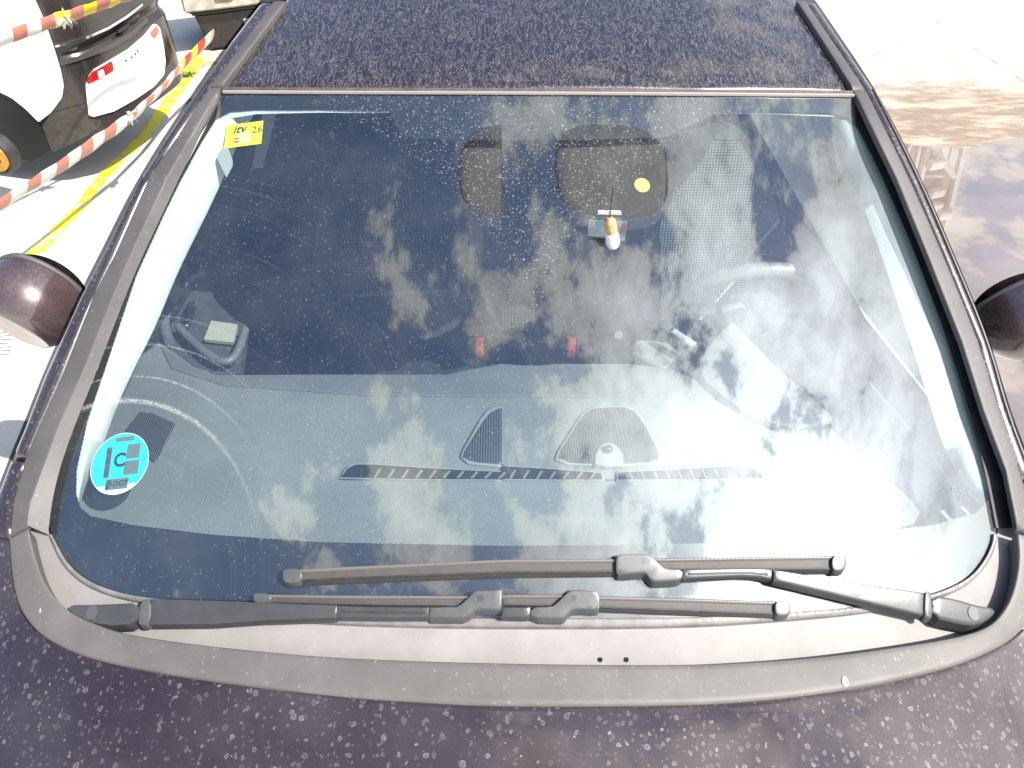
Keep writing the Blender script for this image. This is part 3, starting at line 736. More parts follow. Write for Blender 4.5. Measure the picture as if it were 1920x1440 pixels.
for a in (0, math.pi, -math.pi/2):
    linkw(tube('wheel_spoke', [wc+(ux*math.cos(a)+uy*math.sin(a))*.06, wc+(ux*math.cos(a)+uy*math.sin(a))*.175], [.018, .012], M_sw, None, 8))
M_lgrey = plain('light_grey_plastic', (.38, .40, .40), .35)
# stalk, gear lever console
tube('stalk', [proj(1262, 622, flat(.86)), proj(1300, 650, flat(.85))], [.010, .013], M_lgrey, CAR, 12)
patch('gear_console', [(1188, 640), (1195, 634), (1250, 638), (1272, 656), (1292, 676), (1288, 692), (1240, 690), (1190, 662)], flat(.80), plain('console_grey', (.16, .17, .17), .45), CAR, step=.02, thick=.05, er=.008, ew=.014, ostep=.008)
tube('gear_lever', [proj(1160, 640, flat(.72)), proj(1160, 628, flat(.80))], [.008, .011], plain('knob', (.12, .12, .13), .2), CAR, 12)
# ------------------------------------------------------------------ inner pillars
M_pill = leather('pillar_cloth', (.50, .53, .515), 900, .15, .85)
def cab(h, d_): return lambda x, y: h(x, y)-d_
ip_o = [(432, 205), (395, 222), (367, 267), (330, 333), (297, 400), (245, 515), (190, 680), (153, 790), (133, 880), (132, 930), (140, 955)]
ip_m = [(440, 215), (410, 270), (380, 333), (345, 405), (292, 515), (228, 660), (188, 770), (165, 850), (150, 915), (146, 950)]
ip_i = [(452, 230), (447, 267), (422, 327), (388, 400), (333, 510), (293, 610), (247, 700), (213, 777), (202, 810), (182, 865), (162, 905), (150, 948)]
loft('inner_pillar', [pxc(ip_o, cab(G, .010)), pxc(ip_m, cab(G, .012)), pxc(ip_i, cab(G, .045)), pxc(ip_i, cab(G, .16))], M_pill, CAR, 70, angle=80)
patch('pillar_cap', [(424, 266), (436, 300), (436, 310), (424, 332), (407, 297), (408, 290)], cab(G, .006), plain('pillar_badge', (.30, .33, .32), .6), CAR, step=.02, thick=.002)
rp_o = [(1595, 215), (1620, 245), (1663, 330), (1715, 450), (1773, 600), (1818, 740), (1845, 830), (1868, 905), (1866, 950)]
rp_m = [(1580, 225), (1600, 260), (1640, 340), (1690, 460), (1745, 610), (1785, 745), (1812, 835), (1838, 905), (1850, 950)]
rp_i = [(1560, 235), (1575, 280), (1605, 350), (1650, 470), (1700, 620), (1740, 745), (1765, 830), (1800, 900), (1835, 945)]
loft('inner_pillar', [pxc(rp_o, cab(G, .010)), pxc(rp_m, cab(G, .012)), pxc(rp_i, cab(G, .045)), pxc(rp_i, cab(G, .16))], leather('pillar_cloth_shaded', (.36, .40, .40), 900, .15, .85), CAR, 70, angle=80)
tr_h = [(430, 203), (480, 206), (600, 207), (735, 209)]
loft('header_trim', [pxc([(425, 204), (480, 203), (600, 203), (740, 205)], cab(G, .008), False), pxc([(432, 222), (480, 214), (600, 211), (740, 212)], cab(G, .010), False)], M_pill, CAR, 20)
loft('header_trim', [pxc([(1340, 206), (1450, 206), (1560, 209)], cab(G, .008), False), pxc([(1340, 213), (1450, 214), (1565, 219)], cab(G, .010), False)], M_pill, CAR, 20)
# ------------------------------------------------------------------ mirror behind the glass
M_imir = plain('mirror_back', (.028, .020, .018), .8)
def imir(name, pts):
    return patch(name, pts, lambda x, y: G(x, y)-.030-.0*x, M_imir, CAR, step=.02, thick=.02, er=.010, ew=.02, ostep=.006)
imR = smooth([(1040, 285), (1048, 262), (1085, 245), (1140, 236), (1200, 238), (1240, 255), (1251, 290), (1250, 345), (1245, 385), (1225, 402), (1170, 408), (1110, 404), (1065, 390), (1046, 350)], 2)
imirR = imir('interior_mirror', imR)
imL = [(940.5, 238), (905, 246), (870, 262), (860, 285), (859, 320), (865, 350), (880, 380), (905, 398), (940.5, 405)]
imir('interior_mirror', imL)
# round yellow sticker on the mirror back
def disc(name, cpx, rr_, h, mat, parent, n=40, k=1.0, th=.0006):
    c = proj(*cpx, h); pts = [(c.x+rr_*math.cos(2*math.pi*i/n), c.y+rr_*k*math.sin(2*math.pi*i/n)) for i in range(n)]
    return patch(name, pts, h, mat, parent, px=False, step=rr_/2.5, thick=th, ostep=rr_/4)
mir_s = lambda o: (lambda x, y: G(x, y)-.029+o)
m = MB('round_sticker_yellow'); v_ = m.noise(330, 3, .6); M_rs = m.done(m.bsdf(Base_Color=m.mixc(m.ss(v_, .53, .56), (.85, .80, .12), (.50, .42, .05)), Roughness=.5).outputs[0])
rs = disc('round_sticker', (1204, 347), .0150, mir_s(0), plain('sticker_rim', (.62, .58, .1), .5), CAR, k=.87); rs['label'] = 'small round yellow sticker seen on the mirror back'
disc('sticker_face', (1204, 347), .0128, mir_s(.001), M_rs, rs, k=.87)
# ------------------------------------------------------------------ seats
def mesh_cloth(name, a, b, per):
    m = MB(name); X = m.xyz(); s1 = m.M('SINE', m.M('MULTIPLY', X[0], 2*math.pi/per)); s2 = m.M('SINE', m.M('MULTIPLY', X[2], 2*math.pi/(per*.9)))
    f = m.M('MULTIPLY', m.ss(s1, -.5, .4), m.ss(s2, -.8, 0.))
    return m.done(m.bsdf(Base_Color=m.mixc(f, a, b), Roughness=.85).outputs[0])
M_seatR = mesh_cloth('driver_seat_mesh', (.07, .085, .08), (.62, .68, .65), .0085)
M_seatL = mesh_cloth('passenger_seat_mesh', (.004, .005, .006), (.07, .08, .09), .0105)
M_seatd = plain('seat_side', (.045, .05, .055), .85, noise=.2)
def ytilt(px_, py_, y0, z0, k):
    """hit the leaning plane y = y0 + k (z - z0)"""
    d = ray(px_, py_); t = (y0+k*(CAMP.z-z0)-CAMP.y)/(d.y-k*d.z); return CAMP+d*t
def vpatch(name, pts, plane, mat, parent, th=.02, n=None):
    P = [ytilt(x, y, *plane) for x, y in pts]; d = Vector((0, 1, -plane[2])).normalized()
    V = [p for p in P]+[p+d*th for p in P]; k = len(P)
    V2 = [p+d*.006*0 for p in P]
    Fc = [tuple(range(k)), tuple(range(2*k-1, k-1, -1))]+[(i, (i+1) % k, k+(i+1) % k, k+i) for i in range(k)]
    return mesh(name, V, Fc, mat, parent, sm=False)
seatp = (1.15, .60, .28)
def subE(name, loc):
    e = bpy.data.objects.new(name, None); COL.objects.link(e); e.parent = CAR; e.location = Vector(loc)-CARL; return e
ds = subE('driver_seat', (.45, 1.3, .3)); ps = subE('passenger_seat', (-.4, 1.3, .3))
def sp_(o, e): o.parent = e; o.matrix_parent_inverse = Matrix.Translation(-(Vector(e.location)+CARL)); return o
sp_(vpatch('backrest', smooth([(1215, 620), (1200, 560), (1225, 420), (1290, 330), (1320, 250), (1400, 245), (1440, 330), (1470, 440), (1470, 620)], 2), (1.18, .60, .28), M_seatd, None, .12), ds)
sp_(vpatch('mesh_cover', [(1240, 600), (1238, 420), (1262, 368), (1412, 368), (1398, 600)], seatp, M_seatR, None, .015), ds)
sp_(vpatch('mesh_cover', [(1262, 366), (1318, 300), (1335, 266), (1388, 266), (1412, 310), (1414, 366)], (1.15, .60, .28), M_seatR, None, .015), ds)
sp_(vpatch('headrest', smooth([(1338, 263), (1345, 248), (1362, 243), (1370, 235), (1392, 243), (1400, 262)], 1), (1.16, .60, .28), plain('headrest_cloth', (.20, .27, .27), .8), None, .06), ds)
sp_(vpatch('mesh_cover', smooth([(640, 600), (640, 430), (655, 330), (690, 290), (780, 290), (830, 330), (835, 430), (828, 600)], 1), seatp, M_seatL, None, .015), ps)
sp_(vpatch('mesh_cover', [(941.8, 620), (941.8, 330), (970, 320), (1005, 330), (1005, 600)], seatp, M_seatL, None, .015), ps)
sp_(vpatch('backrest', smooth([(600, 640), (580, 500), (610, 330), (680, 270), (800, 270), (870, 340), (880, 500), (870, 640)], 2), (1.18, .60, .28), M_seatd, None, .12), ps)
# lit pillar strips behind the seats
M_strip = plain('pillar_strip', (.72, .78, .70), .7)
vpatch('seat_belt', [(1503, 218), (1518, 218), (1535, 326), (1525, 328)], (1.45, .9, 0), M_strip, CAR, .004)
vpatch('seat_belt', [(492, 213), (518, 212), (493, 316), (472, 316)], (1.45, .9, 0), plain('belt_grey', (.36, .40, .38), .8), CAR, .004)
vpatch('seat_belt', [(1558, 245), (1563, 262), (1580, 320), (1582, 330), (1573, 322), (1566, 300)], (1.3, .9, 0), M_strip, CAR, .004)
# grab frame line of the driver's door
tube('belt_guide', [ytilt(x, y, 1.35, .8, 0) for x, y in ((1440, 360), (1445, 400), (1452, 430), (1458, 452))], .004, M_lgrey, CAR, 6)
tube('belt_guide', [ytilt(x, y, 1.35, .8, 0) for x, y in ((1462, 372), (1469, 395), (1471, 420), (1466, 440))], .006, M_lgrey, CAR, 6)
# buckles
M_red = plain('red_plastic', (.26, .035, .025), .4)
for px_, py_, w_, h_ in ((900, 644, 14, 24), (1073, 643, 14, 24), (1176, 632, 12, 23)):
    z_ = .62; b = patch('seat_buckle', [(px_-w_/2, py_-h_/2), (px_+w_/2, py_-h_/2), (px_+w_/2-1, py_+h_/2), (px_-w_/2-1, py_+h_/2)], flat(z_), M_red, CAR, step=.02, thick=.03, er=.003, ew=.004, ostep=.006)
# passenger door card: ring-shaped grab handle, loudspeaker pod and pale pocket
M_door = plain('door_card', (.045, .052, .055), .7, noise=.2); M_door2 = plain('door_handle_grey', (.11, .12, .125), .45)
dz = .76
dc = patch('door_card', [(290, 640), (312, 560), (345, 500), (385, 480), (400, 560), (440, 600), (462, 610), (450, 700), (400, 706), (350, 690)], flat(dz-.04), M_door, CAR, step=.04, thick=.03)
tube('grab_handle', resample([proj(x, y, flat(dz)) for x, y in smooth([(335, 612), (345, 625), (385, 662), (412, 678), (432, 678), (447, 660), (460, 618)], 2, False)], 40), .011, M_door2, dc, 10)
tube('grab_handle', resample([proj(x, y, flat(dz)) for x, y in smooth([(318, 640), (308, 615), (312, 575), (332, 540), (358, 520), (385, 512)], 2, False)], 40), .013, M_door2, dc, 10)
patch('door_pocket', [(396, 601), (445, 608), (438, 642), (382, 636)], flat(dz-.02), plain('pocket_beige', (.34, .34, .29), .7), dc, step=.03, thick=.01)
patch('door_release', smooth([(340, 592), (350, 566), (364, 560), (368, 580), (356, 608), (342, 612)], 1), flat(dz-.01), M_chrome, dc, step=.02, thick=.006, er=.004, ew=.006, ostep=.004)

# ------------------------------------------------------------------ windscreen stickers (inside the glass)
th = math.atan(.577)
def sticker_map(cpx, d_):
    c = proj(*cpx, off(G, -d_)); 
    # along-slope direction in the plan view is shortened by cos
    def f(u, v, o=0.): x = c.x+u; y = c.y+v*math.cos(th); return (x, y, G(x, y)-d_+o)
    return f
def flatshape(name, pts, f, o, mat, parent):
    if isinstance(pts[0][0], (int, float)): V, Fc = pts, [tuple(range(len(pts)))]
    else: V, Fc = pts
    return mesh(name, [f(u, v, o) for u, v in V], Fc, mat, parent, sm=False)
# emissive-free print colours
M_cyan = plain('sticker_cyan', (.02, .56, .72), .5); M_cyw = plain('sticker_white', (.72, .80, .82), .5); M_win = plain('sticker_window', (.135, .155, .16), .5)
M_ink = plain('sticker_ink', (.010, .035, .06), .5)
f = sticker_map((224, 869), .0055)
Rs = .0555
circ_ = [(Rs*math.cos(a), Rs*math.sin(a)) for a in [2*math.pi*i/64 for i in range(64)]]
st = flatshape('environment_sticker', circ_, f, 0, M_cyw, CAR); st['label'] = 'round light blue sticker with a letter C'
c2 = [(Rs*.975*math.cos(a), Rs*.975*math.sin(a)) for a in [2*math.pi*i/64 for i in range(64)]]
flatshape('print_field', [p for p in c2 if p[1] > -.0400], f, .0004, M_cyan, st)
def quad(cx, cy, w, h): return [(cx-w/2, cy-h/2), (cx+w/2, cy-h/2), (cx+w/2, cy+h/2), (cx-w/2, cy+h/2)]
flatshape('clear_window', quad(.0050, .0435, .036, .0080), f, .0008, M_win, st)
flatshape('clear_window', quad(-.0225, .0035, .0110, .0560), f, .0008, M_win, st)
flatshape('clear_window', quad(.0240, .0195, .0250, .0260), f, .0008, M_win, st)
flatshape('clear_window', quad(.0240, -.0100, .0280, .0250), f, .0008, M_win, st)
flatshape('clear_window', quad(.0, -.0370, .0430, .0195), f, .0008, M_win, st)
bars = []
VV = []; FF = []
y = -.022
while y < .028:
    w = random.choice((.0007, .0011, .0018)); b = len(VV); VV += quad(-.0225, y, .0085, w); FF.append((b, b+1, b+2, b+3)); y += w+random.choice((.0008, .0013))
flatshape('barcode', (VV, FF), f, .0012, M_ink, st)
V, Fc = text2d('C', .0345, 0, .0009); flatshape('lettering', ([(x*.95, y+.0045) for x, y in V], Fc), f, .0012, M_ink, st)
V, Fc = text2d('DGT', .0135, .25, .0003); flatshape('lettering', ([(x+.0065, y-.0370) for x, y in V], Fc), f, .0012, M_ink, st)
VV = []; FF = []
for (a, b_, w, h_, sh) in ((-.0140, -.0315, .007, .0035, .003), (-.0145, -.0348, .012, .0014, 0), (-.0155, -.0372, .013, .0014, 0), (-.0160, -.0396, .009, .0014, 0), (-.0175, -.0428, .006, .0040, .002)):
    k = len(VV); VV += [(a-w/2-sh/2, b_-h_/2), (a+w/2-sh/2, b_-h_/2), (a+w/2+sh/2, b_+h_/2), (a-w/2+sh/2, b_+h_/2)]; FF.append((k, k+1, k+2, k+3))
flatshape('emblem', (VV, FF), f, .0012, M_ink, st)
# yellow inspection sticker
f2 = sticker_map((457, 252), .0055)
M_yel = plain('sticker_yellow', (.86, .82, .02), .5); M_yel2 = plain('sticker_yellow_pale', (.88, .84, .30), .5); M_ink2 = plain('sticker_olive_ink', (.16, .15, .01), .5)
wy_, hy_ = .076, .052
y1 = flatshape('inspection_sticker', quad(0, 0, wy_, hy_), f2, 0, M_yel, CAR); y1['label'] = 'rectangular yellow inspection sticker reading itv 26'
flatshape('print_field', quad(.001, -.008, .026, .024), f2, .0004, M_yel2, y1)
V, Fc = text2d('itv', .026, .3, .0006); flatshape('lettering', ([(x-.010, y+.0120) for x, y in V], Fc), f2, .0009, M_ink, y1)
V, Fc = text2d('26', .022, 0, .0004); flatshape('lettering', ([(x+.027, y+.0060) for x, y in V], Fc), f2, .0009, M_ink2, y1)
flatshape('red_emblem', quad(-.0135, -.0120, .0110, .0110), f2, .0009, plain('emblem_red', (.55, .05, .02), .5), y1)
flatshape('red_emblem', quad(-.0135, -.0125, .0085, .0030), f2, .0012, plain('emblem_white', (.8, .75, .6), .5), y1)
VV = []; FF = []
for i in range(14):
    k = len(VV); VV += quad(-.030+i*.0044, .0232, random.uniform(.0015, .003), .0014); FF.append((k, k+1, k+2, k+3))
for i in range(5):
    k = len(VV); VV += quad(.021+i*.0026, -.0165+random.uniform(-.001, .001), .0012, .007); FF.append((k, k+1, k+2, k+3))
flatshape('fine_print', (VV, FF), f2, .0009, M_ink2, y1)['kind'] = 'stuff'
# etched glass mark, lower right
f3 = sticker_map((1800, 921), -.0006)
VV = []; FF = []
def addq(q):
    k = len(VV); VV.extend(q); FF.append((k, k+1, k+2, k+3))
for q in (quad(-.012, .0055, .007, .0008), quad(-.012, -.0005, .007, .0008), quad(-.0152, .0025, .0008, .007), quad(-.0088, .0025, .0008, .007)): addq(q)
for r_ in range(5):
    x = -.004
    while x < .022: w = random.uniform(.001, .003); addq(quad(x, .006-r_*.0028, w, .0009)); x += w+.0008
for cx_ in (-.004, .006):
    for i in range(12):
        a = i*math.pi/6; a2 = a+math.pi/6; r1, r2 = .0034, .0028; k = len(VV)
        VV.extend([(cx_+r1*math.cos(a), -.0125+r1*math.sin(a)), (cx_+r1*math.cos(a2), -.0125+r1*math.sin(a2)), (cx_+r2*math.cos(a2), -.0125+r2*math.sin(a2)), (cx_+r2*math.cos(a), -.0125+r2*math.sin(a))]); FF.append((k, k+1, k+2, k+3))
flatshape('glass_mark', (VV, FF), f3, .0, plain('etch', (.20, .24, .28), .7), CAR)

# ------------------------------------------------------------------ wipers
def wiper(name, loc, label):
    e = bpy.data.objects.new(name, None); COL.objects.link(e); e.parent = CAR; e.location = Vector(loc)-CARL; e['label'] = label; return e
def wp(o, e): return sp_(o, e)
def band(top, bot): return top+bot[::-1]
def wpatch(e, name, pts, o_, mat, th, er=.003, ew=.005):
    return wp(patch(name, pts, off(G, o_), mat, None, step=.012, thick=th, er=er, ew=ew, ostep=.010, angle=22), e)
M_ridge = plain('blade_ridge', (.11, .10, .095), .4)
def blade(e, segs):
    for top, bot in segs:
        o = wpatch(e, 'wiper_blade', band(top, bot), .018, M_blade, .012, .002, .003)
        t2 = [(x, y+.5) for x, y in top]; b2 = [(x, y+6.5) for x, y in top]
        wpatch(e, 'blade_spine', band(t2, b2), .0212, M_ridge, .004, .0018, .0022)
        q = [(a[0]+(b[0]-a[0])*.80, a[1]+(b[1]-a[1])*.80) for a, b in zip(top, bot)]; q2 = [(a[0]+(b[0]-a[0])*.96, a[1]+(b[1]-a[1])*.96) for a, b in zip(top, bot)]
        wpatch(e, 'blade_lip', band(q, q2), .0190, M_rubber, .006, .001, .002)
wd = wiper('windscreen_wiper', proj(1840, 1150, G), 'upper wiper with its arm rising from the right corner')
blade(wd, [([(548, 1067), (640, 1062), (941, 1048), (1160, 1047), (1280, 1045), (1572, 1041)], [(548, 1092), (640, 1087), (941, 1076), (1160, 1074), (1280, 1070), (1572, 1069)])])
M_cap = plain('wiper_cap', (.065, .067, .070), .40, noise=.08, nscale=60)
def rnd(pts, it=2): return smooth(pts, it)
wpatch(wd, 'end_cap', rnd([(530, 1066), (566, 1064), (566, 1091), (532, 1093), (529, 1080)]), .026, M_cap, .015, .002, .0025)
wpatch(wd, 'end_cap', rnd([(1560, 1040), (1582, 1040), (1588, 1048), (1587, 1064), (1578, 1071), (1560, 1070)]), .026, M_cap, .015, .002, .0025)
wpatch(wd, 'connector', rnd([(1155, 1046), (1158, 1039), (1170, 1038), (1212, 1038), (1224, 1044), (1238, 1058), (1248, 1066), (1282, 1067), (1282, 1087), (1240, 1090), (1226, 1090), (1217, 1084), (1211, 1074), (1200, 1074), (1162, 1077), (1155, 1072)], 1), .029, M_cap, .019, .002, .0025)
wpatch(wd, 'release_button', [(1202, 1045), (1211, 1045), (1211, 1056), (1202, 1056)], .0300, M_arm, .003, .0008, .001)
wpatch(wd, 'wiper_arm', band([(1281, 1067), (1400, 1065), (1435, 1066), (1452, 1068)], [(1281, 1085), (1390, 1080), (1425, 1082), (1450, 1087)]), .030, M_arm, .010, .002, .0025)
wpatch(wd, 'wiper_arm', band([(1451, 1067), (1550, 1083), (1650, 1099), (1736, 1111)], [(1451, 1088), (1545, 1110), (1640, 1133), (1736, 1155)]), .036, M_arm, .014, .0022, .003)
wpatch(wd, 'arm_hinge', rnd([(1735, 1107), (1746, 1109), (1750, 1155), (1741, 1158), (1733, 1154)], 1), .040, M_cap, .018, .002, .003)
wpatch(wd, 'arm_pivot', rnd([(1749, 1115), (1790, 1121), (1835, 1135), (1862, 1138), (1868, 1150), (1835, 1172), (1805, 1170), (1748, 1156)], 1), .036, M_arm, .024, .003, .005)
wpn = wiper('windscreen_wiper', proj(150, 1150, G), 'lower wiper with its arm lying along the left')
blade(wpn, [([(495, 1113), (620, 1115), (870, 1116), (941, 1115)], [(495, 1131), (620, 1136), (870, 1139), (941, 1138)]), ([(941, 1114), (1040, 1114), (1125, 1117), (1280, 1121), (1465, 1127)], [(941, 1137), (1040, 1138), (1125, 1141), (1280, 1147), (1465, 1154)])])
wpatch(wpn, 'end_cap', rnd([(474, 1113), (480, 1111), (508, 1112), (508, 1130), (474, 1131)]), .026, M_cap, .015, .002, .0025)
wpatch(wpn, 'end_cap', rnd([(1453, 1125), (1475, 1126), (1482, 1134), (1482, 1150), (1474, 1155), (1453, 1154)]), .026, M_cap, .015, .002, .0025)
wpatch(wpn, 'connector', [(940.6, 1106), (897, 1106), (889, 1109), (866, 1131), (855, 1137), (805, 1138), (805, 1158), (868, 1158), (880, 1152), (890, 1143), (900, 1142), (940.6, 1143)], .029, M_cap, .019, .002, .0025)
wpatch(wpn, 'connector', rnd([(995, 1138), (1034, 1137), (1044, 1130), (1066, 1108), (1074, 1106), (1112, 1107), (1124, 1110), (1125, 1138), (1120, 1144), (1075, 1141), (1066, 1148), (1058, 1158), (1050, 1160), (995, 1158)], 1), .029, M_cap, .019, .002, .0025)
wpatch(wpn, 'release_button', [(895, 1115), (906, 1115), (906, 1127), (895, 1127)], .0300, M_arm, .003, .0008, .001)
wpatch(wpn, 'release_button', [(1071, 1115), (1080, 1115), (1080, 1127), (1071, 1127)], .0300, M_arm, .003, .0008, .001)
wpatch(wpn, 'wiper_arm', band([(630, 1135), (700, 1137), (804, 1138)], [(630, 1157), (700, 1158), (804, 1158)]), .030, M_arm, .010, .002, .0025)
wpatch(wpn, 'wiper_arm', band([(941.4, 1138), (994, 1138)], [(941.4, 1157), (994, 1158)]), .030, M_arm, .010, .002, .0025)
wpatch(wpn, 'wiper_arm', band([(281, 1122), (400, 1125), (520, 1130), (631, 1134)], [(281, 1170), (400, 1169), (500, 1162), (631, 1158)]), .036, M_arm, .014, .0022, .003)
wpatch(wpn, 'arm_hinge', rnd([(263, 1124), (283, 1121), (281, 1169), (262, 1171), (258, 1165)], 1), .040, M_cap, .018, .002, .003)
wpatch(wpn, 'arm_pivot', rnd([(116, 1133), (200, 1132), (262, 1128), (258, 1168), (195, 1172), (150, 1158)], 1), .036, M_arm, .024, .003, .005)

wpatch(wd, 'arm_groove', band([(1290, 1074), (1400, 1071), (1440, 1074)], [(1290, 1078), (1400, 1075), (1440, 1079)]), .0306, M_rubber, .002, .0004, .0006)
wpatch(wpn, 'arm_groove', band([(640, 1145), (720, 1146), (798, 1147)], [(640, 1149), (720, 1150), (798, 1150)]), .0306, M_rubber, .002, .0004, .0006)
for e_, c_ in ((wd, (1826, 1150)), (wpn, (172, 1148))):
    wp(disc('pivot_cap', c_, .010, off(G, .0375), M_cap, None, th=.003), e_)

# ------------------------------------------------------------------ door mirrors
def door_mirror(c, sgn, s, label):
    e = bpy.data.objects.new('wing_mirror', None); COL.objects.link(e); e.parent = CAR; e.location = Vector(c)-CARL; e['label'] = label
    def shape(p):
        # blunt at the back (towards +y), rounded at the front, drawn down towards the door
        x, y, z = p
        bx = lambda v, s_: math.copysign(abs(v/s_)**.82, v)*s_
        x, z = bx(x, s[0]), bx(z, s[2])*(1 if z > 0 else .93)
        z += .012*(1 if z > 0 else -1)*math.exp(-((y+s[1]*.45)/.02)**2)*0
        y2 = y if y < 0 else y*.35
        taper = 1-.22*max(0, -sgn*x/.11)
        v = Vector((x, y2, z*taper-.010*(x/.1)**2))
        nf = Vector((sgn*.35, -.88, -.32)).normalized(); kf = .088
        if v.dot(nf) > kf: v -= nf*(v.dot(nf)-kf)*1.05
        return v
    sp_(sphere('mirror_shell', c, 1, M_mirror, None, 128, s, shape), e)
    rimp = []
    for i in range(49):
        a = 2*math.pi*i/48; x = s[0]*math.cos(a)*1.0; z = s[2]*math.sin(a)*1.0
        taper = 1-.22*max(0, -sgn*x/.11); rimp.append(Vector(c)+Vector((x, .012, z*taper-.010*(x/.1)**2)))
    sp_(tube('mirror_rim', rimp, .007, M_trim, None, 8, False), e)
    V = [Vector(c)+Vector((s[0]*.9*math.cos(a), s[1]*.37, s[2]*.86*math.sin(a))) for a in [2*math.pi*i/40 for i in range(40)]]
    sp_(mesh('mirror_glass', V, [tuple(range(40))], M_chrome, None, sm=False), e)
    sp_(tube('mirror_foot', [Vector(c)+Vector((-sgn*s[0]*.6, .0, -.03)), Vector(c)+Vector((-sgn*(s[0]+.12), -.02, -.07))], [.035, .03], M_rubber, None, 12), e)
door_mirror(proj(72, 563, flat(.96)), -1, (.106, .115, .118), 'door mirror on the left edge, beside the yellow line')
door_mirror(proj(1936, 592, flat(.96)), 1, (.130, .115, .112), 'door mirror on the right edge, above the puddle')

# ================================================================== things hanging in the car
def hang():
    P = [ytilt(x, y, .55, 1.1, 0) for x, y in ((1143, 408), (1144, 420), (1146, 432), (1148, 445), (1149, 458), (1148, 466))]
    e = empty('hanging_ornament', P[-1], 'small white ornament with a tan top hanging behind the windscreen', 'ornament')
    def ep(o): o.parent = e; o.matrix_parent_inverse = Matrix.Translation(-Vector(e.location)); return o
    m = MB('lace_white'); d, _ = m.voro(300); M_lace = m.done(m.bsdf(Base_Color=m.mixc(m.ss(m.M('SINE', m.M('MULTIPLY', d, 22.)), -.2, .4), (.42, .38, .45), (.85, .82, .86)), Roughness=.7).outputs[0])
    ep(tube('body', resample(P[2:], 10), [.006, .010, .012, .0125, .0125, .013, .013, .012, .010, .005], M_lace, None, 16))
    ep(tube('head', resample(P[:4], 8), [.005, .010, .011, .011, .011, .010, .009, .004], plain('tan', (.42, .27, .12), .7, noise=.3, nscale=150), None, 16))
    ep(tube('cord', [P[0]+Vector((0, 0, .06)), P[0]], .001, M_rubber, None, 6))
hang()
tb = vpatch('toll_transponder', [(1104, 414), (1176, 416), (1172, 452), (1102, 442)], (.62, 1.1, 0), plain('toll_grey', (.16, .19, .18), .5, noise=.2), None, .02)
tag(tb, 'small grey-green device behind the hanging ornament, below the mirror', 'device')
o = vpatch('red_tab', [(1168, 421), (1174, 421), (1173, 441), (1167, 441)], (.615, 1.1, 0), M_red, None, .004); o.parent = tb
vpatch('mirror_lever', [(1120, 402), (1166, 403), (1164, 398), (1122, 397)], (.55, 1.1, 0), M_lgrey, CAR, .006)

# ================================================================== NEIGHBOURING CAR
ang = math.radians(164)
hx = Vector((math.cos(ang), math.sin(ang), 0)); wx = Vector((.27, .963, 0)).normalized(); hx = Vector((-wx.y, wx.x, 0))
LH, WH = 1.55, .47
NC = Vector((-1.985, 2.80, 0))+wx*WH+hx*LH
def ncscale(z):
    return 1-.10*max(0, z-.70)**1.0-.25*max(0, z-.95)-.08*max(0, .45-z)
def ncF(p):
    q = p-NC; a = q.dot(hx)/(LH*(1-(1-ncscale(p.z))*.6)); b = q.dot(wx)/(WH*ncscale(p.z)); return abs(a)**9+abs(b)**5-1
def ncpt(phi, z, k=1.0):
    d = hx*math.cos(phi)*1+wx*math.sin(phi)*.3; d.z = 0
    lo, hi = 0, 6
    c0_ = Vector((NC.x, NC.y, z))
    for _ in range(40):
        m_ = (lo+hi)/2
        if ncF(c0_+d*m_) < 0: lo = m_
        else: hi = m_
    return c0_+d*lo*k
NCAR = empty('parked_car', (NC.x, NC.y, 0), 'dark car with pale side panel and pale tail insert behind striped tape', 'car')
def np_(o, p=None): 
    o.parent = p or NCAR; o.matrix_parent_inverse = Matrix.Translation(-Vector(NCAR.location)) if p is None else Matrix.Identity(4); return o
M_blk = plain('dark_car_paint', (.022, .018, .017), .22, coat=.35, noise=.3, nscale=12)
M_wht = plain('pale_panel', (.80, .79, .77), .35, noise=.03)
zs = [.31, .33, .36, .40, .50, .60, .66, .69, .70, .74, .80, .90, 1.0, 1.15, 1.3, 1.42, 1.48]
V = []; n = 120
for z in zs:
    for i in range(n): V.append(ncpt(2*math.pi*i/n, z, .62+.38*min(1, (1.5-z)/.1) if z > 1.4 else (.985 if .685 < z < .705 else 1)))
Fc = [(j*n+i, j*n+(i+1) % n, (j+1)*n+(i+1) % n, (j+1)*n+i) for j in range(len(zs)-1) for i in range(n)]+[tuple((len(zs)-1)*n+i for i in range(n)), tuple(range(n))]
np_(mesh('body', V, Fc, M_blk, None, angle=25))
def nhit(px_, py_, o_=.0):
    d = ray(px_, py_); t = 2.0; step = .01
    while t < 8:
        p = CAMP+d*t
        if ncF(p) < 0: break
        t += step
    else: return None
    a, b = t-step, t
    for _ in range(20):
        m_ = (a+b)/2
        if ncF(CAMP+d*m_) < 0: b = m_
        else: a = m_
    p = CAMP+d*b
    e_ = .002; gr = Vector(((ncF(p+Vector((e_, 0, 0)))-ncF(p)), (ncF(p+Vector((0, e_, 0)))-ncF(p)), 0))
    if gr.length > 0: p = p+gr.normalized()*o_
    return p
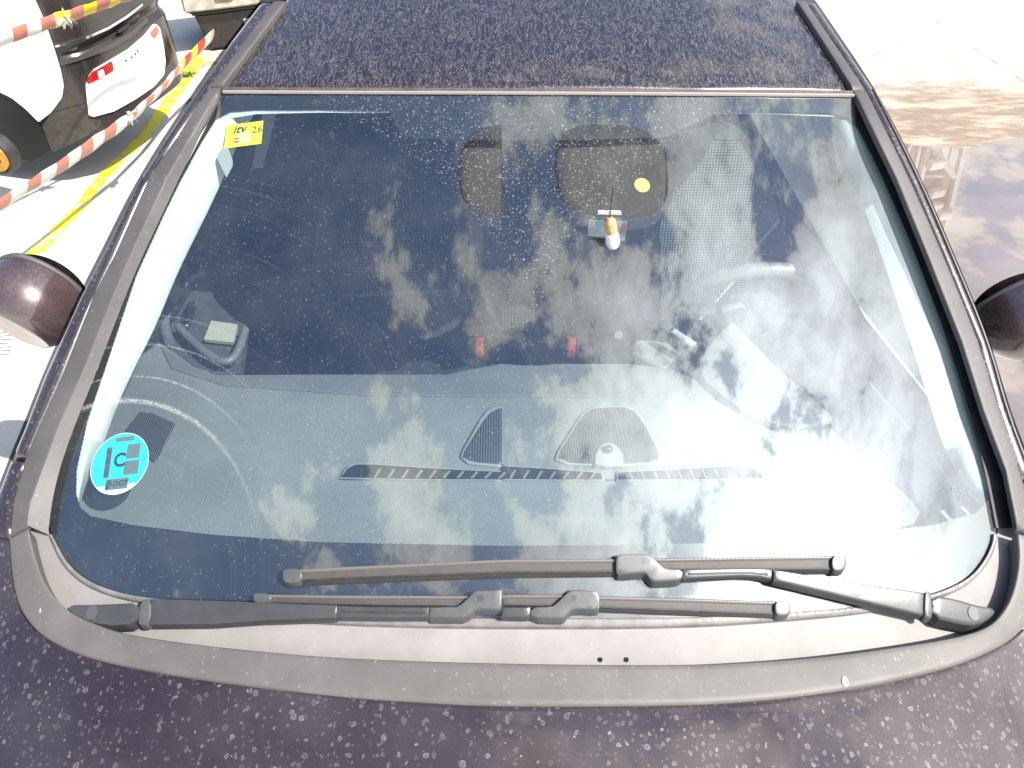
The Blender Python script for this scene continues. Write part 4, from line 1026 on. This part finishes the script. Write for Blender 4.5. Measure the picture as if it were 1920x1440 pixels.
def npatch(name, pts, o_, mat, parent=None, step=6, th_=.012):
    pts = smooth(dens(pts, 9), 1); lp = dens(pts, step); arr = np.array(lp)
    gx, gy = np.meshgrid(np.arange(arr[:, 0].min(), arr[:, 0].max(), step), np.arange(arr[:, 1].min(), arr[:, 1].max(), step))
    cd = np.stack([gx.ravel(), gy.ravel()], 1); cd = cd[inpoly(cd, lp)]; 
    if len(cd): cd = cd[dist_to(cd, lp) > step*.4]
    allp = lp+[tuple(c) for c in cd]
    res = delaunay_2d_cdt([Vector(p) for p in allp], [(i, (i+1) % len(lp)) for i in range(len(lp))], [], 0, 1e-5)
    v2 = [tuple(v) for v in res[0]]; P = [nhit(x, y, o_) for x, y in v2]
    B = [nhit(x, y, o_-th_) for x, y in v2]
    tris = [tuple(f_) for f_ in res[2]]; cen = np.array([np.mean([v2[i] for i in f_], 0) for f_ in tris]); k = inpoly(cen, lp)
    tris = [f_ for f_, q in zip(tris, k) if q and all(P[i] is not None for i in f_)]
    P = [p if p is not None else Vector((0, 0, 0)) for p in P]; B = [p if p is not None else Vector((0, 0, 0)) for p in B]
    n = len(P); V = P+B; Fc = list(tris); cnt = {}
    for f_ in tris:
        for i in range(3): cnt[(f_[i], f_[(i+1) % 3])] = 1
    for (a, b) in cnt:
        if (b, a) not in cnt: Fc.append((b, a, n+a, n+b))
    used = sorted({i for f_ in Fc for i in f_}); mp = {u_: i for i, u_ in enumerate(used)}
    return np_(mesh(name, [V[i] for i in used], [tuple(mp[i] for i in f_) for f_ in Fc], mat, None, angle=40), parent)
npatch('side_panel', [(-40, -10), (62, -10), (80, 30), (92, 62), (105, 100), (114, 130), (120, 160), (117, 182), (97, 210), (75, 227), (50, 202), (25, 182), (-40, 150)], .012, M_wht)
tailp = npatch('tail_insert', [(166, 142), (176, 130), (205, 113), (240, 92), (270, 66), (288, 44), (296, 52), (303, 85), (307, 115), (304, 140), (285, 162), (250, 186), (210, 208), (175, 217), (166, 214), (163, 190), (160, 160)], .012, M_wht)
npatch('tail_lamp', [(162, 147), (172, 133), (205, 113), (208, 131), (185, 145), (162, 156)], .018, plain('lamp_red', (.30, .008, .008), .15, coat=1))
npatch('reversing_lamp', [(178, 133), (188, 128), (191, 141), (181, 147)], .022, plain('lamp_clear', (.55, .5, .48), .2))
npatch('tail_lamp', [(277, 62), (288, 47), (293, 58), (285, 72)], .018, plain('lamp_red_dull', (.55, .12, .08), .3))
for px_, py_ in ((232, 113), (243, 107), (250, 101), (254, 95)):
    npatch('plate_hole', [(px_-1.6, py_-2.4), (px_+1.6, py_-2.4), (px_+1.6, py_+2.4), (px_-1.6, py_+2.4)], .014, M_frit, tailp, 3, .006)
npatch('bumper_moulding', [(112, 114), (150, 104), (200, 84), (245, 58), (272, 32), (276, 38), (250, 66), (205, 92), (150, 112), (113, 122)], .010, plain('grey_moulding', (.05, .046, .044), .35))
npatch('chrome_strip', [(103, 84), (150, 72), (200, 50), (235, 28), (264, 6), (265, 10), (238, 32), (202, 54), (152, 76), (104, 88)], .010, M_chrome)
npatch('tailgate_handle', [(218, 58), (240, 42), (242, 47), (221, 62)], .008, M_frit)
npatch('bumper_skirt', [(97, 212), (160, 195), (166, 222), (190, 225), (186, 238), (150, 262), (100, 284), (80, 235)], .006, plain('skirt_plastic', (.045, .037, .033), .5, noise=.3))
npatch('wheel_arch', [(-40, 152), (25, 184), (50, 205), (74, 230), (94, 284), (60, 300), (-40, 300)], .004, plain('arch_black', (.006, .005, .005), .7))
# wheel with a rusty brake drum showing
wcp = ytilt(-10, 290, 2.745, 0, 0)
V = []; Fc = []
prof = [(.02, .02), (.085, .02), (.087, -.012), (.098, -.012), (.100, .00), (.101, .012), (.102, .03), (.102, .05)]
for a in range(40):
    q = a*math.pi/20
    for r_, w_ in prof:
        p = wcp+hx*r_*math.cos(q)+Vector((0, 0, r_*math.sin(q)))+wx*(w_-.0); V.append(p)
for a in range(40):
    for j in range(7): Fc.append((a*8+j, a*8+j+1, ((a+1) % 40)*8+j+1, ((a+1) % 40)*8+j))
nw = np_(mesh('wheel', V, Fc, M_rubber, None))
V = []; Fc = []
for a in range(40):
    q = a*math.pi/20
    for r_, w_ in ((.046, -.02), (.080, -.02), (.083, .012)): V.append(wcp+hx*r_*math.cos(q)+Vector((0, 0, r_*math.sin(q)))+wx*w_)
for a in range(40):
    for j in range(2): Fc.append((a*3+j, a*3+j+1, ((a+1) % 40)*3+j+1, ((a+1) % 40)*3+j))
np_(mesh('brake_disc', V, Fc, plain('rust_orange', (.55, .24, .04), .7, noise=.4, nscale=25), None), nw)
V, Fc = text2d('BA', .03)

# ================================================================== BARRIER TAPE
M_tr = plain('tape_red', (.58, .22, .15), .45); M_tw = plain('tape_white', (.84, .82, .76), .45); M_trr = plain('tape_deep_red', (.55, .015, .015), .4); M_ty = plain('tape_yellow', (.85, .70, .02), .4)
KN = {}
def tape(name, px_z, wd_, cols, label, seglen, group):
    pts = [ytilt(0, 0, 0, 0, 0)]*0
    P = []
    for (a, b, z) in px_z: P.append(proj(a, b, flat(z)))
    P = resample(P, 240); L = sum((b-a).length for a, b in zip(P, P[1:])); 
    V = []; Fc = []; mi = []; acc = 0; seg_ = 8
    for i, p in enumerate(P):
        t = (P[min(i+1, 239)]-P[max(i-1, 0)]).normalized(); up = Vector((0, 0, 1)); sd = t.cross(up).normalized(); up2 = sd.cross(t)
        tw = .6+.10*math.sin(i*.05)+.05*math.sin(i*.31); wloc = wd_*(1+.05*math.sin(i*.23)-.45*math.exp(-((i/239-KN.get(name+str(round(wd_, 3)), 9))/.012)**2))
        a_ = up2*math.cos(tw)+sd*math.sin(tw); b_ = up2*-math.sin(tw)+sd*math.cos(tw)
        for k in range(seg_):
            q = 2*math.pi*k/seg_; V.append(p+a_*math.cos(q)*wloc/2+b_*math.sin(q)*wloc*.11)
    for i in range(239):
        acc += (P[i+1]-P[i]).length
        ix = int(acc/seglen)
        c_ = cols(ix, acc/L)
        for k in range(seg_): Fc.append((i*seg_+k, i*seg_+(k+1) % seg_, (i+1)*seg_+(k+1) % seg_, (i+1)*seg_+k)); mi.append(c_)
    o = mesh(name, V, Fc, [M_tw, M_tr, M_ty, M_trr], None, angle=60)
    for p_, c_ in zip(o.data.polygons, mi): p_.material_index = c_
    return tag(o, label, 'barrier tape', group)
tape('barrier_tape', [(-120, 112, 1.02), (0, 75, 1.0), (60, 53, 1.0), (120, 33, 1.0), (200, 6, 1.0), (300, -35, 1.0)], .070, lambda i, s: ([0, 1] if s < .48 else [2, 1])[i % 2], 'striped barrier tape across the top left corner, above the dark car tail', .062, 'striped barrier tapes')
t2 = tape('barrier_tape', [(-120, 450, .5), (0, 384, .48), (120, 308, .46), (245, 221, .44), (300, 170, .44), (345, 118, .44), (398, 66, .46)], .092, lambda i, s: ([0, 1] if s < .80 or s > .95 else [2, 3])[i % 2], 'long red and white barrier tape sagging in front of the dark car', .086, 'striped barrier tapes')
def knot(px_, py_, z, label):
    c = proj(px_, py_, flat(z)); V = []; Fc = []
    for i in range(26):
        d = Vector((random.gauss(0, 1), random.gauss(0, 1), random.gauss(0, 1))).normalized(); L_ = random.uniform(.025, .055); s_ = d.cross(Vector((.3, .5, .8))).normalized()*random.uniform(.004, .011)
        k = len(V); m_ = c+d*L_*.5+Vector((0, 0, .008)); V += [c-s_, c+s_, m_+s_, c+d*L_+s_*.3, c+d*L_-s_*.3, m_-s_]; Fc += [(k, k+1, k+2, k+5), (k+5, k+2, k+3, k+4)]
    tag(mesh('tape_knot', V, Fc, M_tw, None, sm=False), label, 'knot', 'knots in the tape')
knot(122, 34, 1.0, 'frayed pale knot in the upper tape'); knot(244, 219, .47, 'frayed pale knot in the lower tape, beside the pale tail insert')

# ================================================================== CONTAINER, WEED, GANTRY
bc = proj(450, 120, flat(0)); 
def container():
    b0 = proj(397, 98, flat(0)); ex = Vector((.93, .37, 0)).normalized(); ey = Vector((-.37, .93, 0)).normalized()
    e = empty('waste_container', b0, 'black container with a worn beige lid, behind the far end of the tape', 'container')
    def prism(name, zz, mat, par):
        V = []
        for z, o_, w_, d_ in zz:
            for a, b in ((0, 0), (1, 0), (1, 1), (0, 1)): V.append(b0+ex*(-o_+a*w_)+ey*(-o_+b*d_)+Vector((0, 0, z)))
        n = len(zz); Fc = [(j*4+i, j*4+(i+1) % 4, (j+1)*4+(i+1) % 4, (j+1)*4+i) for j in range(n-1) for i in range(4)]+[(3, 2, 1, 0), tuple((n-1)*4+i for i in range(4))]
        o = mesh(name, V, Fc, mat, None, sm=False); o.parent = par; o.matrix_parent_inverse = Matrix.Translation(-b0)
        bm = bmesh.new(); bm.from_mesh(o.data); bmesh.ops.bevel(bm, geom=bm.edges[:], offset=.012, segments=2, affect='EDGES'); bm.to_mesh(o.data); bm.free(); return o
    prism('bin_body', [(.02, 0, .62, .5), (.27, .05, .72, .5)], plain('bin_black', (.02, .019, .019), .5, noise=.3), e)
    prism('bin_rim', [(.27, .075, .77, .55), (.30, .075, .77, .55)], plain('bin_rim', (.03, .028, .026), .5), e)
    ld = prism('bin_lid', [(.302, .11, .84, .60), (.47, .10, .82, .58)], plain('lid_beige', (.33, .30, .25), .7, noise=.3, nscale=12), e)
    o = box('lid_grip', b0+ex*.18-ey*.125+Vector((0, 0, .40)), (.12, .03, .03), plain('grip', (.5, .47, .4), .6), None, math.atan2(ex.y, ex.x), .008); o.parent = ld
    for k in range(2):
        o = tube('castor', [b0+ex*(.08+.4*k)+ey*.05+Vector((-.02, 0, .035)), b0+ex*(.08+.4*k)+ey*.05+Vector((.03, .0, .035))], .035, M_rubber, None, 14); o.parent = e; o.matrix_parent_inverse = Matrix.Translation(-b0)
    o = box('label_plate', b0+ex*.30-ey*.035+Vector((0, 0, .17)), (.07, .006, .07), plain('plate', (.45, .43, .4), .6), None, math.atan2(ex.y, ex.x)); o.parent = e; o.matrix_parent_inverse = Matrix.Translation(-b0)
container()
def weed():
    c = proj(355, 143, flat(0)); V = []; Fc = []
    for i in range(90):
        a = random.uniform(0, 2*math.pi); L_ = random.uniform(.03, .09); up = random.uniform(.2, .9); d = Vector((math.cos(a)*(1-up*.5), math.sin(a)*(1-up*.5), up*.8)); b = c+Vector((random.gauss(0, .012), random.gauss(0, .012), 0)); s_ = Vector((-math.sin(a), math.cos(a), 0))*random.uniform(.003, .006)
        m_ = b+d*L_*.6; t_ = b+d*L_-Vector((0, 0, L_*.15)); k = len(V); V += [b-s_*.4, b+s_*.4, m_+s_, t_, m_-s_]; Fc += [(k, k+1, k+2, k+4), (k+4, k+2, k+3)]
    tag(mesh('weed', V, Fc, plain('weed_green', (.14, .22, .05), .7, noise=.4, nscale=60), None, sm=False), 'small green weed growing from the concrete by the yellow line', 'weed')
weed()
def gantry():
    c = Vector((5.6, 8.4, 0))
    e = empty('steel_gantry', c, 'brown gantry with pale posts mirrored in the puddle', 'gantry')
    M_p = plain('gantry_paint', (.50, .48, .45), .5, noise=.2); M_b = plain('gantry_boards', (.20, .14, .08), .8, noise=.4, nscale=4)
    def gp(o): o.parent = e; o.matrix_parent_inverse = Matrix.Translation(-c); return o
    # post positions chosen across the structure; each stands on the ground
    def P(px_, py_): # mirror of a puddle point onto the plane y = 8.4
        d = ray(px_, py_); hit = proj(px_, py_, flat(0)); t = (8.4-hit.y)/d.y; return Vector((hit.x+d.x*t, 8.4, -d.z*t))
    for (a, b, r_) in (((1708, 268), (1690, 320), .028), ((1726, 268), (1712, 330), .03), ((1741, 268), (1722, 352), .045), ((1808, 270), (1770, 430), .05), ((1768, 272), (1762, 296), .025), ((1787, 272), (1777, 310), .03)):
        lo_, hi_ = P(*a), P(*b); d = hi_-lo_; k = lo_.z/d.z; base = lo_-d*k
        gp(tube('post', [base, hi_], r_, M_p, None, 6))
    gp(tube('brace', [P(1741, 268), P(1790, 332)], .05, M_p, None, 6))
    gp(tube('beam', [P(1725, 333), P(1765, 330)], .03, M_p, None, 6))
    q = [P(1690, 262), P(1740, 262), P(1742, 275), P(1786, 330), P(1792, 345), P(1770, 428), P(1750, 415), P(1700, 300)]
    V = q+[p+Vector((0, .12, 0)) for p in q]; k = len(q)
    gp(mesh('boarding', V, [tuple(range(k)), tuple(range(2*k-1, k-1, -1))]+[(i, (i+1) % k, k+(i+1) % k, k+i) for i in range(k)], M_b, None, sm=False))
    a = P(1740, 262); 
    for (x_, y_) in ((1752, 358), (1748, 385), (1765, 400), (1750, 305)):
        gp(box('lamp_housing', P(x_, y_)+Vector((0, -.06, 0)), (.22, .1, .12), M_p, None, .3, .02))
gantry()
